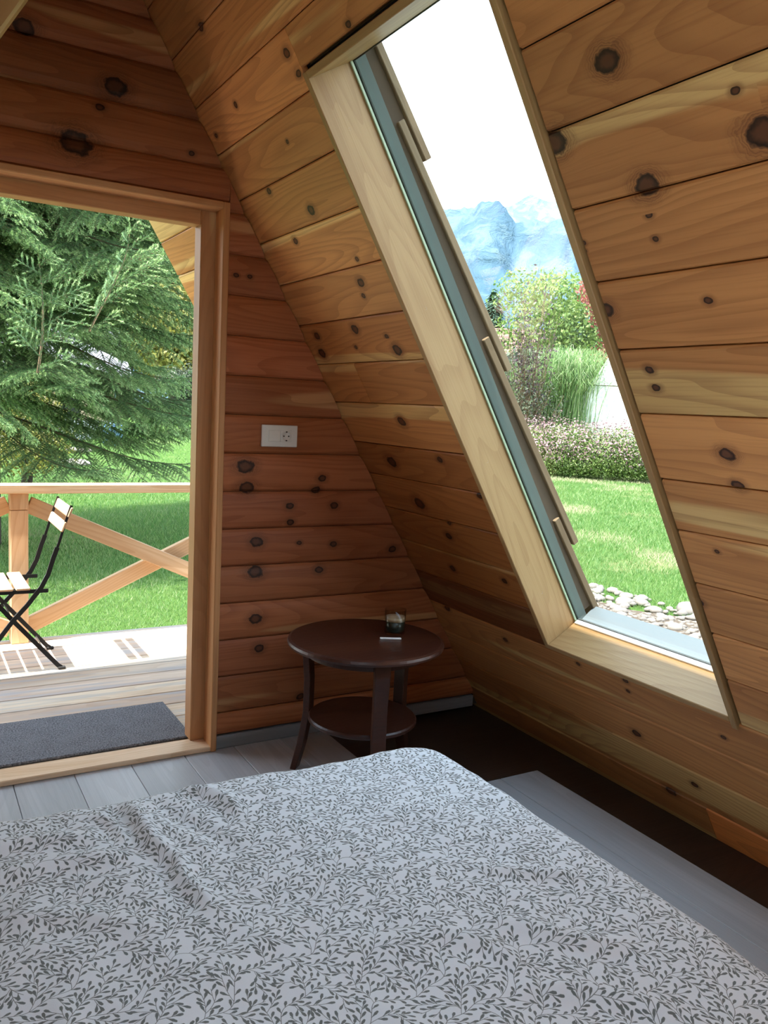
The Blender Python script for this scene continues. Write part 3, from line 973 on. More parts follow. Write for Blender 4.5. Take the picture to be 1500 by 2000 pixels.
# ------------------------------------------------------------------ porch deck and railing
deck = empty('porch_deck', (0.3, 3.8, -0.03), kind='structure')
DYE = 4.600
ydk = 3.394 - 0.145 * 3
k = 0
while ydk < DYE - 0.02:
    y0, y1 = ydk + 0.0025, min(ydk + 0.145 - 0.0025, DYE)
    if y0 < GY + 0.10: y0 = GY + 0.10
    t = random.uniform(0.88, 1.08)
    board('deck_board', (-1.7, (y0 + y1) / 2, -0.014), (2.3, (y0 + y1) / 2, -0.014), (0, 1, 0), y1 - y0, 0.028, M['deck'], deck, 0.003, color=(t, t * random.uniform(.97, 1), t * random.uniform(.93, 1)))
    ydk += 0.145
board('deck_fascia', (-1.7, DYE + 0.012, -0.095), (2.3, DYE + 0.012, -0.095), (0, 0, 1), 0.19, 0.022, M['deck'], deck, 0.003)
for x in (-1.5, 0.3, 2.1):
    board('deck_joist', (x, GY + 0.12, -0.09), (x, DYE - 0.01, -0.09), (0, 0, 1), 0.12, 0.06, M['roof'], deck, 0.003)

rail = empty('porch_railing', (0.5, 4.57, 0), 'pale raw timber porch railing with crossed braces under a flat top rail', 'railing')
board('top_rail', (-1.7, 4.566, 0.808), (2.3, 4.566, 0.808), (0, 1, 0), 0.105, 0.046, M['rail'], rail, 0.004)
posts = (-0.97, 0.527, 2.03)
for x in posts:
    board('post', (x, 4.571, 0.001), (x, 4.571, 0.70), (1, 0, 0), 0.085, 0.085, M['rail'], rail, 0.004)
    board('post_head', (x, 4.571, 0.702), (x, 4.571, 0.784), (1, 0, 0), 0.087, 0.088, M['rail'], rail, 0.003, color=(.9, .85, .8))
for xa, xb in ((posts[1] + 0.045, posts[2] - 0.045), (posts[0] + 0.045, posts[1] - 0.045)):
    flip = xa < 0
    A0, A1 = (xa, 0.725), (xb, 0.075)
    B0, B1 = (xa, 0.075), (xb, 0.725)
    if flip: pass
    board('brace', (A0[0], 4.562, A0[1]), (A1[0], 4.562, A1[1]), (0, 0, 1), 0.085, 0.040, M['rail'], rail, 0.003)
    mx, mz = (xa + xb) / 2, 0.40
    board('brace', (B0[0], 4.604, B0[1]), (B1[0], 4.604, B1[1]), (0, 0, 1), 0.085, 0.040, M['rail'], rail, 0.003)

# door mat
mat = put('door_mat', box_me('door_mat', 1.36, 0.405, 0.011, M['mat'], 0.004), None, Matrix.Translation((0.963 - 0.68, 3.200, 0.0062)) @ Matrix.Rotation(math.radians(0.3), 4, 'Z'),
          'dark grey flecked doormat on the porch boards outside the doorway', 'doormat')


# ------------------------------------------------------------------ folding bistro chair on the porch
def bistro_chair(loc):
    t = empty('folding_chair', loc, 'folding porch chair with pale wooden slats and black steel legs', 'chair')
    W = Matrix.Translation(loc)

    def bar(name, pts, parent=t, w=0.020, th=0.008, mat=M['steel']):
        # flat bar: rectangular section swept in the XZ plane
        P = [Vector(p) for p in pts]
        bm = bmesh.new()
        rings = []
        for i, p in enumerate(P):
            a = P[max(i - 1, 0)]; c = P[min(i + 1, len(P) - 1)]
            T = (c - a).normalized()
            U = Vector((0, 1, 0)).cross(T).normalized()
            N = Vector((0, 1, 0))
            rings.append([bm.verts.new(p + U * sx * w / 2 + N * sy * th / 2) for sx, sy in ((-1, -1), (1, -1), (1, 1), (-1, 1))])
        for r0, r1 in zip(rings, rings[1:]):
            for j in range(4): bm.faces.new([r0[j], r0[(j + 1) % 4], r1[(j + 1) % 4], r1[j]])
        bm.faces.new(rings[0][::-1]); bm.faces.new(rings[-1])
        bmesh.ops.recalc_face_normals(bm, faces=bm.faces[:])
        return put(name, mesh_bm(name, bm, mat), parent, W)
    for s, y in ((-1, 0.0), (1, 0.347)):
        yo = y
        yi = y - s * -0.012
        st = bar('back_stile', [(0.245, yi, 0.012), (0.30, yi, 0.075), (0.385, yi, 0.182), (0.437, yi, 0.254), (0.50, yi, 0.325), (0.560, yi, 0.405), (0.590, yi, 0.465), (0.612, yi, 0.54), (0.630, yi, 0.590)])
        bar('upper_stile', [(0.628, yi, 0.582), (0.640, yi, 0.62), (0.660, yi, 0.69), (0.692, yi, 0.785)], w=0.012, th=0.004, mat=M['steel'])
        bar('leg', [(0.650, yo, 0.010), (0.635, yo, 0.022), (0.437, yo, 0.258), (0.345, yo, 0.375), (0.325, yo, 0.385)])
        bar('seat_rail', [(0.125, yo, 0.386), (0.30, yo, 0.388), (0.592, yo, 0.386)], w=0.018, th=0.005)
        me = box_me('foot_cap', 0.034, 0.022, 0.014, M['rubber'], 0.004, 2)
        put('foot_cap', me, t, W @ Matrix.Translation((0.652, yo, 0.0075)))
        put('foot_cap', me, t, W @ Matrix.Translation((0.238, yi, 0.0075)))
    for (x, z, w) in ((0.585, 0.075, 0.004), (0.437, 0.256, 0.004)):
        put('cross_rod', tube_me('cross_rod', [(x, 0, z), (x, 0.17, z), (x, 0.347, z)], w, M['zinc' if z < .1 else 'steel'], 8), t, W)
    for i in range(5):
        xc = 0.483 - 0.073 * i
        board('seat_slat', Vector(loc) + Vector((xc, -0.018, 0.402)), Vector(loc) + Vector((xc, 0.365, 0.402)), (1, 0, 0), 0.062, 0.013, M['slat'], t, 0.004)
    for (x, z) in ((0.698, 0.752), (0.669, 0.685)):
        board('back_slat', Vector(loc) + Vector((x - .012, -0.018, z)), Vector(loc) + Vector((x - .012, 0.365, z)), (0.38, 0, 1), 0.050, 0.012, M['slat'], t, 0.004)
    return t


bistro_chair((0, 4.035, 0))

# ------------------------------------------------------------------ timber brace under the roof, upper left
pb = Vector((0.196, 2.0, 2.08))
b0 = pb - Vector((1, 0, S)) * 0.9
b1 = pb + Vector((1, 0, S)) * 0.36
board('timber_brace', b0, b1, (0, 1, 0), 0.06, 0.06, M['trim'], None, 0.006, label='pale square timber crossing the upper left corner under the roof', cat='beam')

# ------------------------------------------------------------------ socket plate
sk = empty('wall_socket', (1.2175, GY, 1.1835), 'white double plate with one round power socket on the plank wall', 'socket')
put('plate', box_me('plate', 0.142, 0.080, 0.010, M['plastic'], 0.003, 2), sk, frame_m((1.2175, GY - 0.013, 1.1835), (1, 0, 0), (0, 0, 1)))
put('blank_cover', box_me('blank_cover', 0.045, 0.042, 0.004, M['plastic'], 0.001), sk, frame_m((1.195, GY - 0.0185, 1.1835), (1, 0, 0), (0, 0, 1)))
soc = put('socket_face', box_me('socket_face', 0.045, 0.042, 0.004, M['plastic'], 0.001), sk, frame_m((1.2415, GY - 0.0185, 1.1835), (1, 0, 0), (0, 0, 1)))
put('rim', lathe_me('rim', [(0.019, 0), (0.019, 0.004), (0.0165, 0.004), (0.016, 0.001), (0.0, 0.001)], M['plastic'], 24), soc, frame_m((1.2415, GY - 0.0203, 1.1835), (1, 0, 0), (0, 0, 1)))
for dx in (-0.0095, 0.0095):
    put('hole', lathe_me('hole', [(0.0, 0.0015), (0.0025, 0.0015), (0.0025, 0)], M['hole'], 10), soc, frame_m((1.2415 + dx, GY - 0.0208, 1.1835), (1, 0, 0), (0, 0, 1)))
for dz in (-0.016, 0.016):
    put('earth_clip', box_me('earth_clip', 0.006, 0.004, 0.003, M['hole'], 0.0005), soc, frame_m((1.2415, GY - 0.024, 1.1835 + dz), (1, 0, 0), (0, 0, 1)))

# ------------------------------------------------------------------ round side table
TX, TY, TH, TR = 1.388, 2.425, 0.512, 0.272
tab = empty('side_table', (TX, TY, 0), 'small round dark brown wooden table with lower shelf in the corner', 'table')
TW = Matrix.Translation((TX, TY, 0))
put('tabletop', lathe_me('tabletop', [(0, TH), (TR - 0.012, TH), (TR - 0.003, TH - 0.004), (TR, TH - 0.012), (TR - 0.003, TH - 0.020), (TR - 0.016, TH - 0.024), (0, TH - 0.024)], M['table'], 64, False), tab, TW)
put('apron', lathe_me('apron', [(0.205, TH - 0.0245), (0.205, TH - 0.055), (0.190, TH - 0.055), (0.190, TH - 0.0245)], M['table'], 48, False), tab, TW)
SHZ = 0.235
put('shelf', lathe_me('shelf', [(0, SHZ), (0.185, SHZ), (0.19, SHZ - 0.005), (0.19, SHZ - 0.014), (0.185, SHZ - 0.018), (0, SHZ - 0.018)], M['table'], 48, False), tab, TW)
cd = math.atan2(-TY, -TX)
for da in (math.radians(16), math.radians(16 + 122), math.radians(16 - 122)):
    a = cd + da
    d = Vector((math.cos(a), math.sin(a), 0))
    tn = Vector((-math.sin(a), math.cos(a), 0))
    bm = bmesh.new()
    rings = []
    for (r, z, w, th) in ((0.198, TH - 0.026, 0.056, 0.022), (0.205, TH - 0.07, 0.052, 0.024), (0.196, 0.34, 0.048, 0.024), (0.196, 0.22, 0.048, 0.024), (0.215, 0.10, 0.046, 0.024), (0.240, 0.0, 0.044, 0.022)):
        c = d * (r + 0.006)
        rings.append([bm.verts.new(c + tn * sx * w / 2 + d * sy * th / 2 + Vector((0, 0, z))) for sx, sy in ((-1, -1), (1, -1), (1, 1), (-1, 1))])
    for r0, r1 in zip(rings, rings[1:]):
        for j in range(4): bm.faces.new([r0[j], r0[(j + 1) % 4], r1[(j + 1) % 4], r1[j]])
    bm.faces.new(rings[0]); bm.faces.new(rings[-1][::-1])
    bmesh.ops.recalc_face_normals(bm, faces=bm.faces[:])
    bmesh.ops.bevel(bm, geom=[e for e in bm.edges], offset=0.002, segments=1, affect='EDGES')
    put('leg', mesh_bm('leg', bm, M['table']), tab, TW)

GX, GYY = 1.512, 2.440
gl = empty('glass_tumbler', (GX, GYY, TH), 'clear glass tumbler with tan candle wax on the round table', 'glass')
GW = Matrix.Translation((GX, GYY, TH + 0.0005))
put('glass_wall', lathe_me('glass_wall', [(0, 0), (0.032, 0), (0.036, 0.004), (0.038, 0.088), (0.0365, 0.088), (0.0345, 0.010), (0, 0.008)], M['tumbler'], 32), gl, GW)
put('dark_layer', lathe_me('dark_layer', [(0, 0.0085), (0.0335, 0.011), (0.0348, 0.046), (0, 0.046)], M['candle_dark'], 32), gl, GW)
put('wax', lathe_me('wax', [(0, 0.0465), (0.0348, 0.0465), (0.0352, 0.062), (0.02, 0.059), (0, 0.061)], M['candle'], 32), gl, GW)
st = board('white_stick', (1.425, 2.394, TH + 0.0035), (1.492, 2.362, TH + 0.0035), (0, 1, 0), 0.006, 0.006, M['white'], None, 0.001, label='short white stick lying on the round table before the glass', cat='stick')

# ------------------------------------------------------------------ bed
BX0, BX1, BYY0, BYY1 = -0.62, 1.10, -0.45, 1.60
bed = empty('bed', ((BX0 + BX1) / 2, 0.6, 0), 'low wooden bed with white mattress hidden under the leafy duvet', 'bed')
for y in (BYY0 + 0.05, BYY1 - 0.09):
    for x in (BX0 + 0.08, BX1 - 0.12):
        board('leg', (x, y, 0.0), (x, y, 0.14), (1, 0, 0), 0.07, 0.07, M['rail'], bed, 0.004)
for x in (BX0 + 0.06, BX1 - 0.10):
    board('side_rail', (x, BYY0, 0.185), (x, BYY1 - 0.06, 0.185), (0, 0, 1), 0.09, 0.03, M['rail'], bed, 0.004)
for y in (BYY0 + 0.015, BYY1 - 0.075):
    board('end_rail', (BX0 + 0.08, y, 0.185), (BX1 - 0.12, y, 0.185), (0, 0, 1), 0.09, 0.03, M['rail'], bed, 0.004)
put('mattress', box_me('mattress', BX1 - BX0 - 0.12, BYY1 - BYY0 - 0.10, 0.20, M['mattress'], 0.05, 4), bed, Matrix.Translation(((BX0 + BX1) / 2 - 0.02, (BYY0 + BYY1) / 2 - 0.02, 0.335)))

# duvet: cloth grid in (s,t) arc-length metres, bending over the mattress edge
DX0_, DX1_, DY0_, DY1_ = -0.60, 1.075, -0.50, 1.575
OV, RB = 0.30, 0.065
ZT = 0.500
step = 0.0085
ss = np.arange(DX0_ - OV, DX1_ + OV + step, step)
tt = np.arange(DY0_ - OV, DY1_ + OV + step, step)
creases = [  # x0,y0,x1,y1,width,height
    (0.36, 1.60, 0.42, 1.30, 0.016, 0.016), (0.42, 1.36, 0.40, 1.16, 0.014, 0.014), (0.30, 1.57, 0.36, 1.42, 0.013, 0.010), (0.50, 1.61, 0.58, 1.44, 0.016, 0.012),
    (0.44, 1.58, 0.50, 1.30, 0.02, -0.010), (0.05, 1.52, 0.30, 1.47, 0.018, 0.010), (0.08, 1.42, 0.38, 1.38, 0.02, 0.008), (0.10, 1.30, 0.36, 1.16, 0.025, 0.008),
    (0.78, 0.95, 0.98, 0.80, 0.018, 0.010), (0.72, 0.82, 0.95, 0.66, 0.016, 0.010), (0.70, 0.98, 0.78, 0.82, 0.02, 0.009), (0.86, 1.12, 1.02, 0.96, 0.016, 0.007), (0.80, 0.72, 0.92, 0.56, 0.018, 0.010),
    (0.20, 0.95, 0.55, 1.10, 0.03, 0.006), (0.60, 1.2, 0.9, 1.35, 0.03, 0.006), (0.15, 1.1, 0.22, 0.8, 0.02, 0.006), (0.52, 0.9, 0.62, 0.62, 0.02, 0.006)]
gs, gt = np.meshgrid(ss, tt, indexing='ij')
cxs = np.clip(gs, DX0_ + 0.05, DX1_ - 0.05)
cyt = np.clip(gt, DY0_ + 0.05, DY1_ - 0.05)
ex, ey = gs - cxs, gt - cyt
L = np.hypot(ex, ey)
Lm = np.minimum(L, OV + 0.05 + 0.02 * np.sin(gs * 9) + 0.012 * np.sin(gt * 23))
ux, uy = ex / (L + 1e-9), ey / (L + 1e-9)
fl = 0.05 - 0.0
arc = np.clip((Lm - fl) / RB, 0, math.pi / 2)
hor = np.minimum(Lm, fl) + RB * np.sin(arc)
down = RB * (1 - np.cos(arc)) + np.maximum(Lm - fl - RB * math.pi / 2, 0)
hor = hor + 0.05 * np.maximum(Lm - fl - RB * math.pi / 2, 0)
PX = cxs + ux * hor
PY = cyt + uy * hor
PZ = ZT - down
bmp = np.zeros_like(PX)
for (x0, y0, x1, y1, w, h) in creases:
    dx, dy = x1 - x0, y1 - y0
    Lc = math.hypot(dx, dy)
    u = ((gs - x0) * dx + (gt - y0) * dy) / (Lc * Lc)
    dd = (-(gs - x0) * dy + (gt - y0) * dx) / Lc
    dd = dd + 0.012 * np.sin(u * 5 + x0 * 30)
    env = np.clip(1.25 - 1.25 * (2 * u - 1) ** 2, 0, 1)
    bmp += h * env * (np.exp(-(dd / w) ** 2) - 0.45 * np.exp(-((dd + 1.7 * w) / (1.2 * w)) ** 2))
nzv = np.zeros_like(PX)
for i in range(gs.shape[0]):
    for j in range(gs.shape[1]):
        a, c = gs[i, j], gt[i, j]
        q = mn.noise((a * 3.1, c * 3.1, 0.3))
        r2 = 1 - abs(mn.noise((a * 7 + c * 3, c * 4.2 - a * 2, 4.7))) * 2
        nzv[i, j] = 0.012 * q + 0.0045 * r2 + 0.0022 * mn.noise((a * 22, c * 17, 1.1))
bmp += nzv
side = np.sin(arc)
PZ += bmp * np.cos(arc)
PX += bmp * side * ux
PY += bmp * side * uy
ni, nj = gs.shape
V = np.stack([PX, PY, PZ], -1).reshape(-1, 3)
idx = np.arange(ni * nj).reshape(ni, nj)
F = np.stack([idx[:-1, :-1], idx[1:, :-1], idx[1:, 1:], idx[:-1, 1:]], -1).reshape(-1, 4)
uvs = np.stack([gs, gt], -1).reshape(-1, 2)
duv = put('duvet', mesh_np('duvet', V, F, M['duvet'], smooth=True, uv=uvs), None, Matrix.Identity(4),
          'white duvet printed with grey-green leafy sprigs spread over the bed', 'duvet')
md = duv.modifiers.new('thickness', 'SOLIDIFY'); md.thickness = 0.012; md.offset = -1

# ------------------------------------------------------------------ terrain
def gz(x, y):
    x = np.asarray(x, float); y = np.asarray(y, float)
    sm = lambda t: np.clip(t, 0, 1) ** 2 * (3 - 2 * np.clip(t, 0, 1))
    z = -0.33 + 0.02 * np.sin(x * 0.7) * np.sin(y * 0.5)
    z = z + 0.17 * sm((x - 2.0) / 1.5) * sm((7.5 - (y - 0.9 * x)) / 3 + 1)
    z = z + 1.15 * np.exp(-(((x - 9.5) / 5.0) ** 2 + ((y - 29) / 7.5) ** 2))
    return z


def axis(lo, hi, c, fine, n):
    t = np.linspace(-1, 1, n)
    v = np.sign(t) * (np.abs(t) * 0.15 + 0.85 * np.abs(t) ** 3.2)
    return np.where(v < 0, c + v * (c - lo), c + v * (hi - c))


ax_ = axis(-90, 160, 5, 1, 150)
ay_ = axis(-60, 190, 9, 1, 150)
GXX, GYG = np.meshgrid(ax_, ay_, indexing='ij')
Vg = np.stack([GXX, GYG, gz(GXX, GYG)], -1).reshape(-1, 3)
ig = np.arange(150 * 150).reshape(150, 150)
Fg = np.stack([ig[:-1, :-1], ig[1:, :-1], ig[1:, 1:], ig[:-1, 1:]], -1).reshape(-1, 4)
put('lawn_ground', mesh_np('lawn_ground', Vg, Fg, M['ground'], smooth=True), kind='structure')

# far base plane under the mountain
bm = bmesh.new()
vv = [bm.verts.new(p) for p in ((-1500, -1500, -3), (2500, -1500, -3), (2500, 2500, -3), (-1500, 2500, -3))]
bm.faces.new(vv)
put('valley_ground', mesh_bm('valley_ground', bm, M['ground']), kind='structure')

# grass blades
M['grass'] = leafy('grass blades', (0.06, 0.18, 0.03), (0.18, 0.285, 0.08), (0.42, 0.39, 0.23), trans=0.45, k=1.0)


def blades(n, xy, seed, hmin=0.018, hmax=0.045, wd=0.006, dry=None):
    r = np.random.default_rng(seed)
    x, y = xy
    n = len(x)
    d = np.hypot(x, y)
    sc = np.clip(d / 7.0, 0.8, 2.2)
    h = r.uniform(hmin, hmax, n) * np.clip(sc, .8, 1.5)
    w = wd * sc
    a = r.uniform(0, 2 * np.pi, n)
    ln = r.uniform(0.2, 1.0, n) * h
    b = r.uniform(0, 2 * np.pi, n)
    z = gz(x, y) - 0.004
    base = np.stack([x, y, z], -1)
    tang = np.stack([np.cos(a), np.sin(a), 0 * a], -1) * w[:, None] / 2
    tip = base + np.stack([np.cos(b) * ln, np.sin(b) * ln, h], -1)
    V = np.stack([base - tang, base + tang, tip], 1).reshape(-1, 3)
    F = np.arange(3 * n).reshape(n, 3)
    v = r.uniform(0, 0.8, n)
    if dry is not None: v = np.clip(v + dry, 0, 1)
    return V, F, np.repeat(v, 3)


def wedge(n, r0, r1, a0, a1, seed, p=1.0):
    r = np.random.default_rng(seed)
    a = r.uniform(a0, a1, n)
    d = r0 * (r1 / r0) ** (r.uniform(0, 1, n) ** p)
    return np.sin(a) * d, np.cos(a) * d


gx, gy = wedge(150000, 4.7, 26, math.radians(-4), math.radians(26), 3)
keep = (gy > 4.68)
gx, gy = gx[keep], gy[keep]
dn = np.array([0.25 * mn.noise((a * 0.5, b * 0.5, 0)) for a, b in zip(gx, gy)])
V1, F1, v1 = blades(0, (gx, gy), 5, dry=dn)
gx, gy = wedge(150000, 5.6, 25, math.radians(32), math.radians(60), 4)
keep = (gx > 5.05 + 0.15 * np.sin(gy * 2.1) - 0.35 * np.clip(gy - 4.3, 0, 1))
gx, gy = gx[keep], gy[keep]
dn = np.array([2.2 * max(0, mn.noise((a * 0.7, b * 0.7, 7.4)) - 0.06) for a, b in zip(gx, gy)])
V2, F2, v2 = blades(0, (gx, gy), 6, dry=dn)
put('lawn_grass', mesh_np('lawn_grass', np.vstack([V1, V2]), np.vstack([F1, F2 + len(V1)]), M['grass'], attrs={'v': ('FLOAT', np.concatenate([v1, v2]))}),
    label='short green grass of the lawn around the cabin', cat='grass', kind='stuff')

# ------------------------------------------------------------------ gravel strip with stones beside the cabin
_gx = np.linspace(2.55, 5.0, 12)
_gy = np.linspace(-2, 7, 40)
A, B = np.meshgrid(_gx, _gy, indexing='ij')
edge = 0.18 * np.sin(B * 2.1) + 0.1 * np.sin(B * 5.3)
A2 = A + edge * (A - 2.55) / 2.0
Vg = np.stack([A2, B, gz(A2, B) + 0.012], -1).reshape(-1, 3)
ig = np.arange(12 * 40).reshape(12, 40)
Fg = np.stack([ig[:-1, :-1], ig[1:, :-1], ig[1:, 1:], ig[:-1, 1:]], -1).reshape(-1, 4)
gravel = put('gravel_bed', mesh_np('gravel_bed', Vg, Fg, M['gravel']), kind='structure')
smesh = []
for i in range(5):
    bm = bmesh.new()
    bmesh.ops.create_icosphere(bm, subdivisions=2, radius=1)
    for v in bm.verts:
        k = 1 + 0.28 * mn.noise(v.co * 1.3 + Vector((i * 9, 0, 0)))
        v.co = Vector((v.co.x * k, v.co.y * k * 0.8, v.co.z * k * 0.5))
    smesh.append(mesh_bm('stone', bm, M['stone'], True))
rs = random.Random(5)
for i in range(290):
    x = rs.uniform(4.0, 5.35); y = x * rs.uniform(0.74, 1.02)
    sz = rs.choice((0.018, 0.025, 0.03, 0.04, 0.05)) * rs.uniform(0.8, 1.2)
    Mx = Matrix.Translation((x, y, float(gz(x, y)) + 0.012 + sz * 0.22)) @ Matrix.Rotation(rs.uniform(0, 6.28), 4, 'Z') @ Matrix.Rotation(rs.uniform(-.3, .3), 4, 'X') @ Matrix.Scale(sz, 4)
    put('stone', smesh[i % 5], gravel, Mx)
for (x, y, s, lab) in ((5.02, 4.62, 0.085, 'pale rounded stone at the grass edge left of the gravel patch'), (5.34, 4.24, 0.12, 'large pale stone at the grass edge by the window frame')):
    put('boulder', smesh[1], None, Matrix.Translation((x, y, float(gz(x, y)) + s * 0.3)) @ Matrix.Scale(s, 4), lab, 'stone')
for (x, y, s, lab) in ((3.35, 19.4, 0.34, 'flat white rock in the sunlit lawn under the spruce'), (4.1, 22.3, 0.30, 'smaller white rock further back in the sunlit lawn')):
    put('boulder', smesh[0], None, Matrix.Translation((x, y, float(gz(x, y)) + 0.06)) @ Matrix.Diagonal((s * 1.4, s * .8, s * 0.55, 1)), lab, 'stone')

# ------------------------------------------------------------------ spruce
M['needle'] = leafy('spruce needles', (0.06, 0.13, 0.055), (0.25, 0.40, 0.16), (0.72, 0.84, 0.42), trans=0.3, k=1.15)


def spruce_branch(seed, L, tert=True, u0=0.12):
    r = np.random.default_rng(seed)
    segs = []   # p0, p1, tipness
    n = 22
    s = np.linspace(0, 1, n)
    px = L * s
    pz = L * (-0.20 * s - 0.22 * s ** 2 + 0.26 * s ** 4)
    py = 0.08 * L * np.sin(s * 2.5 + r.uniform(0, 6)) * s
    P = np.stack([px, py, pz], -1)
    for i in range(n - 1):
        segs.append((P[i], P[i + 1], 0.15 if i < n - 4 else 0.9))
    stems = [P]
    k = 0
    u = u0
    while u < 0.99:
        i = u * (n - 1)
        i0 = int(i); f = i - i0
        o = P[i0] * (1 - f) + P[min(i0 + 1, n - 1)] * f
        T = P[min(i0 + 1, n - 1)] - P[i0]; T /= np.linalg.norm(T)
        sd = 1 if k % 2 else -1
        k += 1
        l2 = (0.40 * L * (1 - u) * (0.55 + 0.9 * min(u * 2, 1)) + 0.11) * r.uniform(0.75, 1.15)
        ang = math.radians(r.uniform(42, 60))
        side = np.array([-T[1], T[0], 0]) * sd
        side /= np.linalg.norm(side)
        d = T * math.cos(ang) + side * math.sin(ang)
        m = max(4, int(l2 / 0.06))
        q = [o]
        for j in range(m):
            dd = d + np.array([0, 0, -0.35 * (j / m) - 0.08]) + r.normal(0, 0.05, 3)
            dd /= np.linalg.norm(dd)
            q.append(q[-1] + dd * l2 / m)
        Q = np.array(q)
        stems.append(Q)
        for j in range(m):
            segs.append((Q[j], Q[j + 1], 0.25 + 0.75 * (j / m) ** 2))
            if tert and j > 0 and l2 > 0.14:
                for s2 in (-1, 1):
                    if r.random() < 0.3: continue
                    tt_ = Q[j + 1] - Q[j]; tt_ /= np.linalg.norm(tt_)
                    sv = np.array([-tt_[1], tt_[0], -0.25]) * s2
                    sv[2] = -abs(sv[2]) - 0.15
                    sv /= np.linalg.norm(sv)
                    l3 = (0.075 + 0.42 * l2 * (1 - j / m)) * r.uniform(0.6, 1.1)
                    l3 = min(l3, 0.20)
                    e = Q[j] + (tt_ * 0.72 + sv * 0.7) * l3
                    mid = (Q[j] + e) / 2 + np.array([0, 0, 0.01])
                    segs.append((Q[j], mid, 0.35)); segs.append((mid, e, 0.95))
                    stems.append(np.array([Q[j], mid, e]))
        u += 0.045 / L * r.uniform(0.85, 1.3) * 1.9
    P0 = np.array([a for a, b, c in segs]); P1 = np.array([b for a, b, c in segs]); tp = np.array([c for a, b, c in segs])
    ln = np.linalg.norm(P1 - P0, axis=1)
    cnt = np.maximum(3, (ln * 380).astype(int))
    ii = np.repeat(np.arange(len(ln)), cnt)
    N = len(ii)
    t = r.uniform(0, 1, N)
    base = P0[ii] + (P1 - P0)[ii] * t[:, None]
    T = ((P1 - P0) / ln[:, None])[ii]
    rv = r.normal(0, 1, (N, 3)); rv[:, 2] += 0.35
    rv -= T * np.sum(rv * T, 1)[:, None]
    rv /= np.linalg.norm(rv, axis=1)[:, None]
    dirn = T * 0.75 + rv * 0.66
    nl = r.uniform(0.020, 0.030, N)
    tip = base + dirn * nl[:, None]
    wv = np.cross(dirn, rv); wv /= np.linalg.norm(wv, axis=1)[:, None] + 1e-9
    wv = wv * 0.0028
    V = np.stack([base - wv, base + wv, tip], 1).reshape(-1, 3)
    F = np.arange(3 * N).reshape(N, 3)
    vv = np.clip(tp[ii] * 0.75 + r.normal(0, 0.13, N), 0, 1)
    va = np.repeat(vv, 3)
    # stems as thin ribbons (crossed)
    SV, SF = [], []
    for Q in stems:
        rad0 = 0.011 if Q is stems[0] else 0.0028
        for i in range(len(Q) - 1):
            w = rad0 * (1 - 0.8 * i / len(Q))
            for ax in (np.array([0, 0, 1.0]), np.array([-(Q[i + 1] - Q[i])[1], (Q[i + 1] - Q[i])[0], 0])):
                ax = ax / (np.linalg.norm(ax) + 1e-9) * w
                b_ = len(SV)
                SV += [Q[i] - ax, Q[i] + ax, Q[i + 1] + ax * .9, Q[i + 1] - ax * .9]
                SF += [(b_, b_ + 1, b_ + 2), (b_, b_ + 2, b_ + 3)]
    SV = np.array(SV); SF = np.array(SF)
    me = mesh_np('branch', np.vstack([V, SV]), np.vstack([F, SF + len(V)]), M['needle'], attrs={'v': ('FLOAT', np.concatenate([va, np.zeros(len(SV))]))})
    me.materials.append(M['twig'])
    mi = np.zeros(len(F) + len(SF), np.int32); mi[len(F):] = 1
    me.polygons.foreach_set('material_index', mi)
    return me


SPX, SPY = 0.74, 9.6
spz = float(gz(SPX, SPY))
spruce = empty('spruce_tree', (SPX, SPY, spz), 'large blue-green spruce with drooping branches filling the doorway view', 'tree')
put('trunk', tube_me('trunk', [(0, 0, -0.1), (0.02, 0, 1.5), (0, 0.03, 4), (0, 0, 8), (0, 0, 12.5)], [0.20, 0.17, 0.14, 0.09, 0.01], M['bark'], 14), spruce, Matrix.Translation((SPX, SPY, spz)))
bmeshes = {2.4: [spruce_branch(21, 2.8), spruce_branch(22, 2.8)], 1.7: [spruce_branch(23, 1.9), spruce_branch(24, 1.9)]}
rb = random.Random(9)
z = 1.55
rot = 0.3
while z < 12:
    n = (6 if z < 2.5 else 10) if z < 6.0 else 6
    base = 2.4 if z < 3.6 else 1.7
    sc = 1.0 if z < 3.6 else (1.3 if z < 6.0 else max(0.15, 1.25 * (12.3 - z) / 6.3))
    for k in range(n):
        a = rot + 2 * math.pi * k / n + rb.uniform(-0.2, 0.2)
        ss_ = sc * rb.uniform(0.82, 1.08)
        # keep clear of the railing
        
        Mx = Matrix.Translation((SPX, SPY, z + rb.uniform(-.08, .08))) @ Matrix.Rotation(a, 4, 'Z') @ Matrix.Rotation(rb.uniform(-0.12, 0.10), 4, 'Y') @ Matrix.Rotation(rb.uniform(-.25, .25), 4, 'X') @ Matrix.Scale(ss_, 4)
        put('branch', rb.choice(bmeshes[base]), spruce, Mx)
    z += 0.21 if z < 6.0 else 0.55
    rot += 0.37
for (a, zz, s_) in ((math.radians(20), 1.25, 0.85), (math.radians(-35), 1.12, 0.9), (math.radians(-70), 1.05, 0.8), (math.radians(-10), 1.35, 0.8)):
    Mx = Matrix.Translation((SPX, SPY, zz)) @ Matrix.Rotation(a, 4, 'Z') @ Matrix.Rotation(0.0, 4, 'Y') @ Matrix.Scale(s_, 4)
    put('branch', bmeshes[2.4][0], spruce, Mx)


lead = spruce_branch(31, 1.05, u0=0.02)
for (x, y, zz, s_, yw, tilt) in ((1.335, 7.0, 1.80, 1.0, 0.4, 76), (0.95, 7.0, 1.45, 1.0, 1.2, 80)):
    Mx = Matrix.Translation((x, y, zz)) @ Matrix.Rotation(yw, 4, 'Z') @ Matrix.Rotation(math.radians(-tilt), 4, 'Y') @ Matrix.Scale(s_, 4)
    put('branch', lead, spruce, Mx)


